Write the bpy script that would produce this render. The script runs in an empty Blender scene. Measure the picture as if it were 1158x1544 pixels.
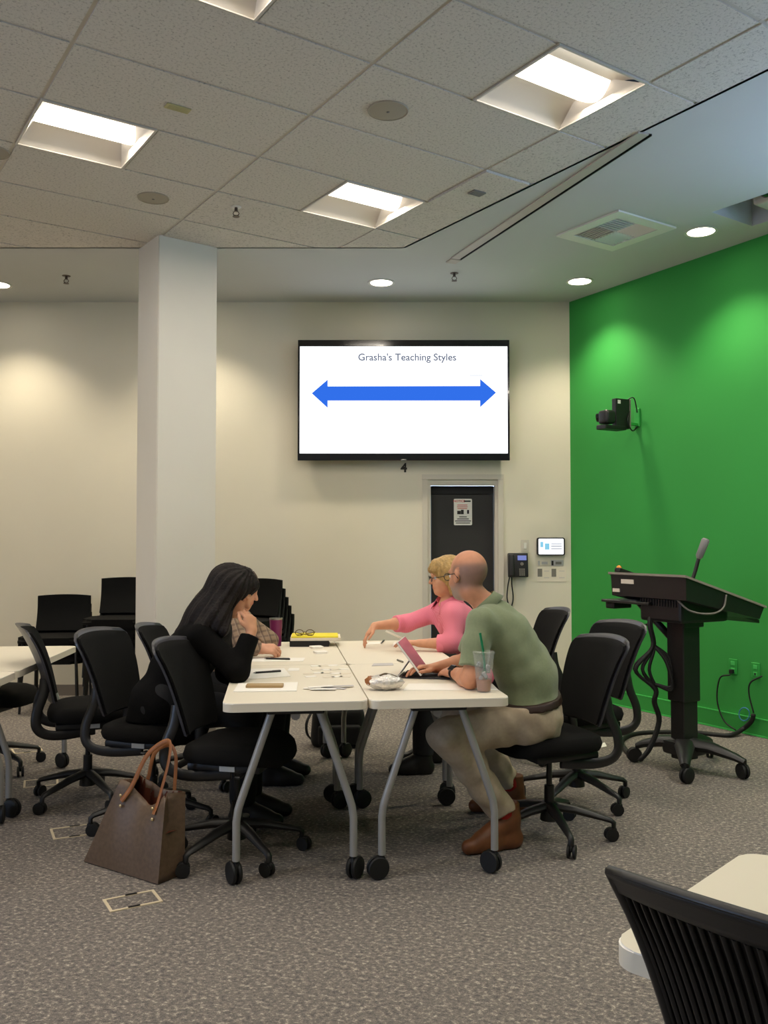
import bpy, bmesh, math, random
import numpy as np
from mathutils import Vector, Matrix
from mathutils.geometry import tessellate_polygon
PI = math.pi
R = math.radians
random.seed(7)

# ------------------------------------------------------------------ camera
CAM_Z = 1.43
FPX = 1335.0
PITCH = math.atan(44 / FPX)
scn = bpy.context.scene
COL = scn.collection
cam_d = bpy.data.cameras.new('camera')
cam_d.sensor_fit = 'HORIZONTAL'
cam_d.sensor_width = 36.0
cam_d.lens = FPX / 1158 * 36.0
cam_d.clip_start = 0.05
cam_o = bpy.data.objects.new('camera', cam_d)
COL.objects.link(cam_o)
cam_o.location = (0, 0, CAM_Z)
cam_o.rotation_euler = (PI / 2 + PITCH, 0, 0)
scn.camera = cam_o

# ------------------------------------------------------------------ world and exposure
wd = bpy.data.worlds.new('world')
scn.world = wd
wd.use_nodes = True
bgn = wd.node_tree.nodes['Background']
bgn.inputs[0].default_value = (0.45, 0.62, 0.95, 1)      # overcast daylight outside the added windows
bgn.inputs[1].default_value = 14.0
vs = scn.view_settings
vs.view_transform = 'Standard'
vs.look = 'None'
vs.gamma = 1.0
vs.use_curve_mapping = False
vs.exposure = 0.44
TROFFER = 31.0        # radiance of the troffer lenses
DOWN_W = 20.0        # watts of each recessed downlight
LAMP_COL = (1.0, 0.90, 0.76)


def ray(u, v):
    x = (u - 579) / FPX
    z = -(v - 772) / FPX
    c, s = math.cos(PITCH), math.sin(PITCH)
    return Vector((x, c - z * s, s + z * c))


def on_z(u, v, z):          # pixel -> point on a horizontal plane
    d = ray(u, v)
    t = (z - CAM_Z) / d.z
    return Vector((d.x * t, d.y * t, z))


def on_y(u, v, y):          # pixel -> point at a given depth
    d = ray(u, v)
    t = y / d.y
    return Vector((d.x * t, y, CAM_Z + d.z * t))


def on_plane(u, v, p, n):
    d = ray(u, v)
    o = Vector((0, 0, CAM_Z))
    t = (p - o).dot(n) / d.dot(n)
    return o + d * t


# ------------------------------------------------------------------ materials
def s2l(c):
    return tuple(((x / 255) / 12.92 if x / 255 <= .04045 else ((x / 255 + .055) / 1.055) ** 2.4) for x in c)


def mat(name, rgb, rough=.5, metal=0., noise=None, bump=0., bscale=200., spec=.5, trans=0., emit=None, estr=0., coat=0.,
        attr=None, sheen=0., alpha=1.):
    """rgb is an sRGB 0-255 triple. noise = (scale, amount) varies the colour a little."""
    m = bpy.data.materials.new(name)
    m.use_nodes = True
    nt = m.node_tree
    b = nt.nodes['Principled BSDF']
    lin = s2l(rgb)
    b.inputs['Base Color'].default_value = (*lin, 1)
    b.inputs['Roughness'].default_value = rough
    b.inputs['Metallic'].default_value = metal
    b.inputs['Specular IOR Level'].default_value = spec
    b.inputs['Transmission Weight'].default_value = trans
    b.inputs['Coat Weight'].default_value = coat
    b.inputs['Sheen Weight'].default_value = sheen
    b.inputs['Alpha'].default_value = alpha
    if emit is not None:
        b.inputs['Emission Color'].default_value = (*s2l(emit), 1)
        b.inputs['Emission Strength'].default_value = estr
    tc = nt.nodes.new('ShaderNodeTexCoord')
    src = None
    if attr:
        a = nt.nodes.new('ShaderNodeAttribute')
        a.attribute_name = attr
        src = a.outputs['Color']
    if noise:
        n = nt.nodes.new('ShaderNodeTexNoise')
        n.inputs['Scale'].default_value = noise[0]
        n.inputs['Detail'].default_value = 4
        nt.links.new(tc.outputs['Object'], n.inputs['Vector'])
        mr = nt.nodes.new('ShaderNodeMapRange')
        mr.inputs['From Min'].default_value = .3
        mr.inputs['From Max'].default_value = .7
        mr.inputs['To Min'].default_value = 1 - noise[1]
        mr.inputs['To Max'].default_value = 1 + noise[1]
        nt.links.new(n.outputs['Fac'], mr.inputs['Value'])
        mx = nt.nodes.new('ShaderNodeMix')
        mx.data_type = 'RGBA'
        mx.blend_type = 'MULTIPLY'
        mx.inputs['Factor'].default_value = 1
        if src:
            nt.links.new(src, mx.inputs['A'])
        else:
            mx.inputs['A'].default_value = (*lin, 1)
        nt.links.new(mr.outputs['Result'], mx.inputs['B'])
        src = mx.outputs['Result']
    if src:
        nt.links.new(src, b.inputs['Base Color'])
    if bump:
        n2 = nt.nodes.new('ShaderNodeTexNoise')
        n2.inputs['Scale'].default_value = bscale
        n2.inputs['Detail'].default_value = 3
        nt.links.new(tc.outputs['Object'], n2.inputs['Vector'])
        bp = nt.nodes.new('ShaderNodeBump')
        bp.inputs['Strength'].default_value = bump
        bp.inputs['Distance'].default_value = .01
        nt.links.new(n2.outputs['Fac'], bp.inputs['Height'])
        nt.links.new(bp.outputs['Normal'], b.inputs['Normal'])
    return m


def emission(name, rgb, strength):
    m = bpy.data.materials.new(name)
    m.use_nodes = True
    nt = m.node_tree
    nt.nodes.clear()
    o = nt.nodes.new('ShaderNodeOutputMaterial')
    e = nt.nodes.new('ShaderNodeEmission')
    e.inputs[0].default_value = (*rgb, 1)
    e.inputs[1].default_value = strength
    nt.links.new(e.outputs[0], o.inputs[0])
    return m


M = {}
M['wall'] = mat('wall_paint', (222, 215, 196), .85, noise=(1.5, .02), bump=.03, bscale=350)
M['gyp'] = mat('gypsum_paint', (196, 197, 195), .9, noise=(1.2, .02))
M['column'] = mat('column_paint', (226, 220, 208), .8, noise=(2, .02))
M['green'] = mat('chroma_green_paint', (48, 150, 62), .8, noise=(1.5, .03), bump=.02, bscale=350)
M['greenp'] = mat('green_plastic', (42, 158, 62), .5)
M['greentrim'] = mat('green_trim_bead', (70, 190, 90), .6)
M['base'] = mat('baseboard_vinyl', (128, 118, 108), .6)
M['frame'] = mat('door_frame_paint', (205, 198, 184), .6)
M['door'] = mat('dark_door', (38, 37, 36), .55, noise=(3, .06))
M['tileface'] = None
M['grid'] = mat('grid_paint', (198, 190, 178), .6)
M['dark'] = mat('dark_void', (16, 15, 14), .9)
M['trofwhite'] = mat('troffer_white', (206, 198, 186), .5)
M['lens'] = emission('troffer_lens', LAMP_COL, 4.2)
M['downlens'] = emission('downlight_lens', (1.0, .9, .72), 14.0)
M['white'] = mat('white_plastic', (225, 222, 214), .45)
M['speaker'] = mat('speaker_grille', (164, 154, 136), .7, bump=.2, bscale=400)
M['tape'] = mat('yellowed_label', (188, 178, 128), .7)
M['greyvent'] = mat('grey_vent_cover', (125, 120, 112), .7)
M['brass'] = mat('sprinkler_metal', (92, 80, 72), .4, .7)
M['beige'] = mat('beige_metal', (182, 172, 160), .5)
M['blackgloss'] = mat('gloss_black_bezel', (14, 13, 18), .12, coat=.4)
M['black'] = mat('black_plastic', (19, 18, 18), .45, noise=(30, .08))
M['blackrub'] = mat('black_rubber', (13, 13, 13), .6)
M['charcoal'] = mat('charcoal_plastic', (27, 26, 26), .42, noise=(30, .06))
M['fabric'] = mat('black_fabric', (15, 14, 13), .95, noise=(160, .25), bump=.25, bscale=700, spec=.2)
M['meshfab'] = mat('black_mesh_fabric', (15, 15, 15), .9, spec=.2, noise=(220, .3), bump=.2, bscale=900)
M['shell'] = mat('grey_back_shell', (56, 56, 62), .36, noise=(20, .05))
M['steel'] = mat('steel', (165, 165, 165), .3, .9)
M['silver'] = mat('silver_leg_paint', (158, 156, 152), .42, .25)
M['tabletop'] = mat('white_laminate', (246, 241, 232), .42, noise=(4, .012))
M['tableedge'] = mat('white_edge_band', (226, 217, 198), .5)
M['paper'] = mat('white_paper', (240, 236, 228), .8)
M['paper2'] = mat('cream_paper', (228, 218, 200), .8)
M['paperg'] = mat('grey_paper', (190, 186, 186), .8)
M['yellow'] = mat('yellow_pad', (232, 214, 40), .7)
M['gold'] = mat('tan_phone_case', (168, 138, 92), .4)
M['purple'] = mat('purple_tumbler', (122, 38, 92), .3, .1)
M['foil'] = mat('aluminium_foil', (225, 220, 214), .3, .75, bump=.9, bscale=60)
M['coffee'] = mat('iced_coffee', (146, 84, 42), .3)
M['cup'] = mat('clear_cup', (238, 238, 236), .25, spec=.5, alpha=.12)
M['straw'] = mat('green_straw', (22, 120, 78), .35)
M['tan'] = mat('tan_leather', (150, 92, 46), .5, noise=(30, .1))
M['rivet'] = mat('brass_rivet', (214, 190, 140), .3, .8)
M['bag'] = mat('brown_canvas', (100, 80, 62), .5, noise=(60, .16), bump=.12, bscale=300)
M['bagin'] = mat('rust_lining', (96, 42, 20), .8)
M['flatred'] = mat('red_print', (205, 70, 62), .7)
M['flatblack'] = mat('black_print', (45, 40, 36), .7)
M['tiletan'] = mat('floor_box_trim', (218, 202, 172), .5)
M['backpack'] = mat('black_nylon', (12, 12, 13), .75, bump=.2, bscale=300)


def tile_mat():
    m = mat('acoustic_tile', (190, 184, 174), .95)
    nt = m.node_tree
    b = nt.nodes['Principled BSDF']
    tc = nt.nodes['Texture Coordinate']
    n = nt.nodes.new('ShaderNodeTexNoise')
    n.inputs['Scale'].default_value = 70
    n.inputs['Detail'].default_value = 5
    n.inputs['Roughness'].default_value = .75
    nt.links.new(tc.outputs['Object'], n.inputs['Vector'])
    cr = nt.nodes.new('ShaderNodeValToRGB')
    e = cr.color_ramp.elements
    e[0].position = .33
    e[0].color = (*s2l((150, 143, 133)), 1)
    e[1].position = .47
    e[1].color = (*s2l((212, 205, 195)), 1)
    nt.links.new(n.outputs['Fac'], cr.inputs[0])
    nt.links.new(cr.outputs[0], b.inputs['Base Color'])
    bp = nt.nodes.new('ShaderNodeBump')
    bp.inputs['Strength'].default_value = .5
    bp.inputs['Distance'].default_value = .004
    nt.links.new(n.outputs['Fac'], bp.inputs['Height'])
    nt.links.new(bp.outputs[0], b.inputs['Normal'])
    return m


def carpet_mat():
    m = mat('loop_carpet', (110, 100, 92), .97, spec=.1)
    nt = m.node_tree
    b = nt.nodes['Principled BSDF']
    tc = nt.nodes['Texture Coordinate']
    mp = nt.nodes.new('ShaderNodeMapping')
    mp.inputs['Rotation'].default_value = (0, 0, .5)
    mp.inputs['Scale'].default_value = (1, 1.2, 1)
    nt.links.new(tc.outputs['Object'], mp.inputs[0])

    def noise(scale, det, rough, dist=0.):
        n = nt.nodes.new('ShaderNodeTexNoise')
        n.inputs['Scale'].default_value = scale
        n.inputs['Detail'].default_value = det
        n.inputs['Roughness'].default_value = rough
        n.inputs['Distortion'].default_value = dist
        nt.links.new(mp.outputs[0], n.inputs['Vector'])
        return n
    n1 = noise(52, 4, .72, .2)
    cr = nt.nodes.new('ShaderNodeValToRGB')
    el = cr.color_ramp.elements
    el[0].position = .34
    el[0].color = (*s2l((98, 93, 92)), 1)
    el[1].position = .68
    el[1].color = (*s2l((198, 188, 172)), 1)
    x = el.new(.46)
    x.color = (*s2l((120, 114, 110)), 1)
    x = el.new(.55)
    x.color = (*s2l((136, 128, 120)), 1)
    nt.links.new(n1.outputs['Fac'], cr.inputs[0])
    n2 = noise(230, 2, .6)
    mr = nt.nodes.new('ShaderNodeMapRange')
    mr.inputs['From Min'].default_value = .3
    mr.inputs['From Max'].default_value = .7
    mr.inputs['To Min'].default_value = .72
    mr.inputs['To Max'].default_value = 1.25
    nt.links.new(n2.outputs['Fac'], mr.inputs['Value'])
    mx = nt.nodes.new('ShaderNodeMix')
    mx.data_type = 'RGBA'
    mx.blend_type = 'MULTIPLY'
    mx.inputs['Factor'].default_value = 1
    nt.links.new(cr.outputs[0], mx.inputs['A'])
    nt.links.new(mr.outputs[0], mx.inputs['B'])
    nt.links.new(mx.outputs['Result'], b.inputs['Base Color'])
    bp = nt.nodes.new('ShaderNodeBump')
    bp.inputs['Strength'].default_value = .6
    bp.inputs['Distance'].default_value = .006
    nt.links.new(n2.outputs['Fac'], bp.inputs['Height'])
    nt.links.new(bp.outputs[0], b.inputs['Normal'])
    return m


M['tileface'] = tile_mat()
M['carpet'] = carpet_mat()


# ------------------------------------------------------------------ mesh helpers
def nb():
    return bmesh.new()


def tbox(bm, M4, size, bevel=0., seg=2, mi=0):
    """box centred on matrix M4 (Matrix or location)."""
    if not isinstance(M4, Matrix):
        M4 = Matrix.Translation(Vector(M4))
    r = bmesh.ops.create_cube(bm, size=1.0, matrix=M4 @ Matrix.Diagonal((*size, 1)))
    fs = set(f for v in r['verts'] for f in v.link_faces)
    for f in fs:
        f.material_index = mi
    if bevel:
        es = list(set(e for v in r['verts'] for e in v.link_edges))
        rr = bmesh.ops.bevel(bm, geom=es, offset=bevel, segments=seg, profile=.6, affect='EDGES', clamp_overlap=True)
        for f in rr['faces']:
            f.material_index = mi
    return bm


def frame_to(d, up=None):
    """matrix whose z axis is d"""
    d = Vector(d).normalized()
    return d.to_track_quat('Z', 'Y').to_matrix().to_4x4()


def cone(bm, a, b, ra, rb=None, n=12, cap=True, mi=0):
    a, b = Vector(a), Vector(b)
    rb = ra if rb is None else rb
    d = b - a
    m = Matrix.Translation((a + b) / 2) @ frame_to(d)
    r = bmesh.ops.create_cone(bm, cap_ends=cap, segments=n, radius1=max(ra, 1e-5), radius2=max(rb, 1e-5), depth=d.length, matrix=m)
    for f in set(f for v in r['verts'] for f in v.link_faces):
        f.material_index = mi
    return bm


def ball(bm, c, r, seg=16, mi=0, M4=None):
    if not hasattr(r, '__len__'):
        r = (r, r, r)
    m = Matrix.Translation(Vector(c)) @ (M4 if M4 else Matrix.Identity(4)) @ Matrix.Diagonal((*r, 1))
    rr = bmesh.ops.create_uvsphere(bm, u_segments=seg, v_segments=max(6, seg // 2), radius=1, matrix=m)
    for f in set(f for v in rr['verts'] for f in v.link_faces):
        f.material_index = mi
    return bm


def smooth_path(pts, n=6):
    """Catmull-Rom through the points"""
    P = [Vector(p) for p in pts]
    if len(P) < 3:
        return P
    Q = [P[0] * 2 - P[1]] + P + [P[-1] * 2 - P[-2]]
    out = []
    for i in range(1, len(Q) - 2):
        p0, p1, p2, p3 = Q[i - 1:i + 3]
        for k in range(n):
            t = k / n
            out.append(.5 * ((2 * p1) + (p2 - p0) * t + (2 * p0 - 5 * p1 + 4 * p2 - p3) * t * t + (3 * p1 - p0 - 3 * p2 + p3) * t ** 3))
    out.append(P[-1])
    return out


def tube(bm, pts, r, n=8, flat=1., radii=None, cap=True, up=None, mi=0):
    """swept tube; flat<1 squashes it along the frame's second axis"""
    P = [Vector(p) for p in pts]
    rings = []
    prev = None
    for i, p in enumerate(P):
        t = (P[min(i + 1, len(P) - 1)] - P[max(i - 1, 0)])
        if t.length < 1e-9:
            t = Vector((0, 0, 1))
        t.normalize()
        if prev is None:
            ref = Vector(up) if up else (Vector((0, 0, 1)) if abs(t.z) < .9 else Vector((0, 1, 0)))
            x = t.cross(ref).normalized()
        else:
            x = (prev - t * prev.dot(t)).normalized()
        prev = x
        y = t.cross(x)
        rr = radii[i] if radii else r
        rings.append([bm.verts.new(p + x * (rr * math.cos(2 * PI * k / n)) + y * (rr * flat * math.sin(2 * PI * k / n))) for k in range(n)])
    for i in range(len(rings) - 1):
        for k in range(n):
            f = bm.faces.new((rings[i][k], rings[i][(k + 1) % n], rings[i + 1][(k + 1) % n], rings[i + 1][k]))
            f.material_index = mi
            f.smooth = True
    if cap:
        f = bm.faces.new(list(reversed(rings[0])))
        f.material_index = mi
        f = bm.faces.new(rings[-1])
        f.material_index = mi
    return bm


def lathe(bm, prof, n=24, M4=None, mi=0):
    """prof: list of (r, z) pairs"""
    M4 = M4 or Matrix.Identity(4)
    rings = []
    for r, z in prof:
        if r < 1e-5:
            rings.append([bm.verts.new(M4 @ Vector((0, 0, z)))])
        else:
            rings.append([bm.verts.new(M4 @ Vector((r * math.cos(2 * PI * k / n), r * math.sin(2 * PI * k / n), z))) for k in range(n)])
    for a, b in zip(rings[:-1], rings[1:]):
        for k in range(n):
            A = [a[k % len(a)], a[(k + 1) % len(a)]] if len(a) > 1 else [a[0]]
            B = [b[(k + 1) % len(b)], b[k % len(b)]] if len(b) > 1 else [b[0]]
            vs_ = A + B
            if len(vs_) >= 3:
                f = bm.faces.new(vs_)
                f.material_index = mi
                f.smooth = True
    return bm


def prism(bm, poly, z0, z1, M4=None, mi=0):
    """extrude a 2D polygon (CCW) from z0 to z1"""
    M4 = M4 or Matrix.Identity(4)
    lo = [bm.verts.new(M4 @ Vector((x, y, z0))) for x, y in poly]
    hi = [bm.verts.new(M4 @ Vector((x, y, z1))) for x, y in poly]
    n = len(poly)
    fs = [bm.faces.new(list(reversed(lo))), bm.faces.new(hi)]
    for k in range(n):
        fs.append(bm.faces.new((lo[k], lo[(k + 1) % n], hi[(k + 1) % n], hi[k])))
    for f in fs:
        f.material_index = mi
    return bm


def rrect(w, h, r, n=6, cx=0, cy=0):
    out = []
    for (sx, sy, a0) in ((1, 1, 0), (-1, 1, 90), (-1, -1, 180), (1, -1, 270)):
        for k in range(n + 1):
            a = R(a0 + 90 * k / n)
            out.append((cx + sx * (w / 2 - r) + r * math.cos(a), cy + sy * (h / 2 - r) + r * math.sin(a)))
    return out


def mesh_of(name, bm, mats, smooth=None):
    bmesh.ops.recalc_face_normals(bm, faces=bm.faces[:])
    me = bpy.data.meshes.new(name)
    bm.to_mesh(me)
    bm.free()
    for m in (mats if isinstance(mats, (list, tuple)) else [mats]):
        me.materials.append(M[m] if isinstance(m, str) else m)
    if smooth is not None:
        me.polygons.foreach_set('use_smooth', [True] * len(me.polygons))
        if smooth < 180:
            me.set_sharp_from_angle(angle=R(smooth))
    return me


def link(name, me, parent=None, M4=None):
    o = bpy.data.objects.new(name, me)
    COL.objects.link(o)
    if parent is not None:
        o.parent = parent
    if M4 is not None:
        o.matrix_local = M4 if isinstance(M4, Matrix) else Matrix.Translation(Vector(M4))
    return o


def obj(name, bm, mats, parent=None, smooth=None, M4=None):
    return link(name, mesh_of(name, bm, mats, smooth), parent, M4)


def tag(o, label, cat, group=None, kind=None):
    o['label'] = label
    o['category'] = cat
    if group:
        o['group'] = group
    if kind:
        o['kind'] = kind
    return o


def thing(name, label, cat, loc=(0, 0, 0), rz=0., group=None):
    o = bpy.data.objects.new(name, None)
    o.empty_display_size = .1
    COL.objects.link(o)
    o.location = loc
    o.rotation_euler = (0, 0, rz)
    return tag(o, label, cat, group)


def struct(name, bm, m, parent=None, smooth=None):
    o = obj(name, bm, m, parent, smooth)
    if parent is None:
        o['kind'] = 'structure'
    return o


def copy_tree(o, parent=None, label=None):
    c = o.copy()
    COL.objects.link(c)
    if parent is not None:
        c.parent = parent
    if label:
        c['label'] = label
    for ch in list(o.children):
        copy_tree(ch, c)
    return c


def text_mesh(name, txt, size, m, parent, M4, align='CENTER', depth=.0, bold=0.):
    cu = bpy.data.curves.new(name, 'FONT')
    cu.body = txt
    cu.size = size
    cu.align_x = align
    cu.align_y = 'CENTER'
    cu.extrude = depth
    cu.offset = bold
    t = bpy.data.objects.new(name, cu)
    COL.objects.link(t)
    dg = bpy.context.evaluated_depsgraph_get()
    me = bpy.data.meshes.new_from_object(t.evaluated_get(dg))
    bpy.data.objects.remove(t)
    bpy.data.curves.remove(cu)
    me.name = name
    me.materials.clear()
    me.materials.append(M[m] if isinstance(m, str) else m)
    return link(name, me, parent, M4)


def clip_poly(poly, p, n):
    """keep the side where (x-p).n <= 0"""
    out = []
    for i in range(len(poly)):
        a, b = poly[i], poly[(i + 1) % len(poly)]
        da = (a[0] - p[0]) * n[0] + (a[1] - p[1]) * n[1]
        db = (b[0] - p[0]) * n[0] + (b[1] - p[1]) * n[1]
        if da <= 0:
            out.append(a)
        if da * db < 0:
            t = da / (da - db)
            out.append((a[0] + (b[0] - a[0]) * t, a[1] + (b[1] - a[1]) * t))
    return out


def poly_area(p):
    return .5 * abs(sum(p[i][0] * p[(i + 1) % len(p)][1] - p[(i + 1) % len(p)][0] * p[i][1] for i in range(len(p))))

# ------------------------------------------------------------------ the room
CZ = CAM_Z + 2.2505          # ceiling height
YB = 8.27                    # back wall
XL, YR = -6.2, -3.6          # unseen left and rear walls
CORN = Vector((1.745, YB, 0))
GD = Vector((.5, -.8660254, 0))          # along the green wall, towards the camera
GN = Vector((-.8660254, -.5, 0))         # its normal, into the room
GLEN = (YB - YR) / .8660254
GEND = CORN + GD * GLEN

bm = nb()
prism(bm, [(XL - .2, YR - .2), (GEND.x + .4, YR - .2), (CORN.x + .4, YB + .2), (XL - .2, YB + .2)], -.1, 0)
struct('floor', bm, 'carpet')

# back wall with the door opening
DX0, DX1 = on_y(641, 800, YB).x, on_y(755, 800, YB).x
DZ = on_y(700, 724, YB).z
bm = nb()
tbox(bm, ((XL + DX0) / 2, YB + .1, CZ / 2), (DX0 - XL, .2, CZ))
tbox(bm, ((DX1 + CORN.x + .2) / 2, YB + .1, CZ / 2), (CORN.x + .2 - DX1, .2, CZ))
tbox(bm, ((DX0 + DX1) / 2, YB + .1, (CZ + DZ) / 2), (DX1 - DX0, .2, CZ - DZ))
struct('wall_back', bm, 'wall')

# the green wall runs on towards the camera; outside the frame an added window tints the ceiling blue
SW0, SW1, WZ0, WZ1 = 3.3, 5.5, 2.4, 3.5
bm = nb()


def gseg(s0_, s1_, z0, z1):
    p, q = CORN + GD * s0_, CORN + GD * s1_
    o_ = -GN * .2
    prism(bm, [(p.x, p.y), (q.x, q.y), (q.x + o_.x, q.y + o_.y), (p.x + o_.x, p.y + o_.y)], z0, z1)


gseg(0, SW0, 0, CZ)
gseg(SW0, SW1, 0, WZ0)
gseg(SW0, SW1, WZ1, CZ)
gseg(SW1, GLEN, 0, CZ)
struct('wall_right', bm, 'green')


def window(name, c, ang, ww, wh, label):
    w = thing(name, label, 'window', c, ang)
    w['kind'] = 'structure'
    bm = nb()
    for s in (-1, 1):
        tbox(bm, (s * (ww / 2 - .03), 0, 0), (.06, .1, wh))
        tbox(bm, (0, 0, s * (wh / 2 - .03)), (ww - .12, .1, .06))
    obj('window_frame', bm, 'white', w)
    for k in range(1, 4):
        bm = nb()
        tbox(bm, (-ww / 2 + ww * k / 4, 0, 0), (.05, .08, wh - .12))
        obj('mullion', bm, 'white', w)
    ld = bpy.data.lights.new('window_portal', 'AREA')       # guides the sampling of the sky, emits nothing itself
    ld.shape = 'RECTANGLE'
    ld.size, ld.size_y = ww, wh
    ld.cycles.is_portal = True
    lo = bpy.data.objects.new('window_portal', ld)
    COL.objects.link(lo)
    lo.parent = w
    lo.matrix_local = Matrix.Translation((0, .06, 0)) @ Matrix.Rotation(-PI / 2, 4, 'X')


c_ = CORN + GD * ((SW0 + SW1) / 2) - GN * .1
window('window_added_1', (c_.x, c_.y, (WZ0 + WZ1) / 2), math.atan2(GD.y, GD.x) , SW1 - SW0, WZ1 - WZ0, 'unseen added window with white mullions further along the green wall')
LY0, LY1, WZ0, WZ1 = -.6, 1.2, .9, 2.4  # opening for a window added to cool the column's left face
bm = nb()
tbox(bm, (XL - .1, (YB + LY1) / 2, CZ / 2), (.2, YB - LY1, CZ))
tbox(bm, (XL - .1, (LY0 + YR) / 2, CZ / 2), (.2, LY0 - YR, CZ))
tbox(bm, (XL - .1, (LY0 + LY1) / 2, WZ0 / 2), (.2, LY1 - LY0, WZ0))
tbox(bm, (XL - .1, (LY0 + LY1) / 2, (WZ1 + CZ) / 2), (.2, LY1 - LY0, CZ - WZ1))
struct('wall_left', bm, 'wall')
window('window_added_2', (XL - .1, (LY0 + LY1) / 2, (WZ0 + WZ1) / 2), PI / 2, LY1 - LY0, WZ1 - WZ0, 'unseen added window with white mullions in the side wall behind the camera')
bm = nb()
tbox(bm, ((XL + GEND.x) / 2, YR - .1, CZ / 2), (GEND.x - XL, .2, CZ))
struct('wall_rear', bm, 'wall')

# baseboards
bm = nb()
tbox(bm, ((XL + DX0) / 2, YB - .006, .05), (DX0 - XL - .02, .012, .1))
tbox(bm, ((DX1 + CORN.x) / 2 + .01, YB - .006, .05), (CORN.x - DX1 - .06, .012, .1))
struct('baseboard_back', bm, 'base')
bm = nb()
mg = Matrix.Translation(CORN + GD * (GLEN / 2) + GN * .007 + Vector((0, 0, .065))) @ Matrix.Rotation(math.atan2(GD.y, GD.x), 4, 'Z')
tbox(bm, mg, (GLEN - .05, .014, .13))
tbox(bm, mg @ Matrix.Translation((0, 0, .066)), (GLEN - .05, .018, .006), mi=1)
tbox(bm, mg @ Matrix.Translation((0, -.004, -.058)), (GLEN - .05, .018, .012), mi=1)
struct('baseboard_right', bm, ['green', 'greentrim'])

# ------------------------------------------------------------------ ceiling
YAW = .593
GO = Vector((-1.0633, 3.4186))
GB = Vector((math.cos(YAW), math.sin(YAW)))
GA = Vector((-math.sin(YAW), math.cos(YAW)))
TW, TH = 1.22, .61
E0 = Vector((.145, 6.717))               # corner of the tiled field
ED = Vector((.5478, -.8366))
EN = (.8366, .5478)


def gpt(i, j):
    p = GO + GB * (i * TW) + GA * (j * TH)
    return (p.x, p.y)


def in_field(poly):
    poly = clip_poly(poly, (0, E0.y), (0, 1))
    if len(poly) > 2:
        poly = clip_poly(poly, (E0.x, E0.y), EN)
    for p, n in (((XL, 0), (-1, 0)), ((0, YR), (0, -1))):
        if len(poly) > 2:
            poly = clip_poly(poly, p, n)
    return poly


edge_end = E0 + ED * ((E0.y - YR) / .8366)
# recess for the projector
a0, a1, a2 = (on_z(*p, CZ) for p in ((1073, 320), (1158, 291), (1134, 341)))
du = (a1 - a0) * 2.2
dv = (a2 - a0) * 1.0
alc = [a0, a0 + du, a0 + du + dv, a0 + dv]
# slot of the ceiling screen
s0, s1 = on_z(694, 390, CZ), on_z(981, 201.5, CZ)
sd = (s1 - s0).normalized()
sn = Vector((sd.y, -sd.x, 0))            # towards the green wall
slot = [s0 - sn * .008, s1 - sn * .008, s1 + sn * .008, s0 + sn * .008]
outer = [Vector((XL, E0.y, CZ)), Vector((E0.x, E0.y, CZ)), Vector((edge_end.x, YR, CZ)), Vector((GEND.x, YR, CZ)),
         Vector((CORN.x, YB, CZ)), Vector((XL, YB, CZ))]
loops = [outer, alc, slot]
tris = tessellate_polygon(loops)
flat = [p for l in loops for p in l]
bm = nb()
bv = [bm.verts.new((p.x, p.y, CZ)) for p in flat]
for t in tris:
    try:
        bm.faces.new([bv[k] for k in t])
    except ValueError:
        pass
zt = CZ + .35
for k in range(4):                       # sides of the recesses
    for L, h in ((alc, .35), (slot, .08)):
        p, q = L[k], L[(k + 1) % 4]
        bm.faces.new([bm.verts.new((p.x, p.y, CZ)), bm.verts.new((q.x, q.y, CZ)), bm.verts.new((q.x, q.y, CZ + h)), bm.verts.new((p.x, p.y, CZ + h))])
bm.faces.new([bm.verts.new((p.x, p.y, CZ + .35)) for p in alc])
f = bm.faces.new([bm.verts.new((p.x, p.y, CZ + .08)) for p in slot])
f.material_index = 1
ceiling = struct('ceiling', bm, ['gyp', 'dark'])
bm = nb()
tbox(bm, (1.5, 2.3, CZ + .45), (18, 14, .1))
obj('roof_deck', bm, 'dark', ceiling)
bm = nb()
tbox(bm, ((XL + E0.x) / 2, E0.y + .012, CZ + .06), (E0.x - XL, .02, .12))
L = (Vector((edge_end.x, YR)) - E0).length
tbox(bm, Matrix.Translation((E0.x + ED.x * L / 2 + EN[0] * .012, E0.y + ED.y * L / 2 + EN[1] * .012, CZ + .06)) @ Matrix.Rotation(math.atan2(ED.y, ED.x), 4, 'Z'), (L, .02, .12))
obj('ceiling_edge_trim', bm, 'gyp', ceiling)

LIGHTS = [(0, 2), (1.5, 2), (1.5, -1), (0, -1), (-1.5, 2), (-1.5, -1), (-3, -1), (0, -4), (1.5, -4), (3, -4), (-1.5, -4), (3, -7), (1.5, -7), (4.5, -7), (-1.5, 5)]
COLUMN = [Vector((-1.891, 6.754)), Vector((-1.655, 6.436)), Vector((-1.278, 6.722))]
COLUMN.append(COLUMN[0] + COLUMN[2] - COLUMN[1])
whole = {}


def tile_mesh(w):
    if w not in whole:
        b_ = nb()
        tbox(b_, (w * TW / 2, TH / 2, .009), (w * TW - .022, TH - .022, .018))
        whole[w] = mesh_of('tile', b_, 'tileface')
    return whole[w]


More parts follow.
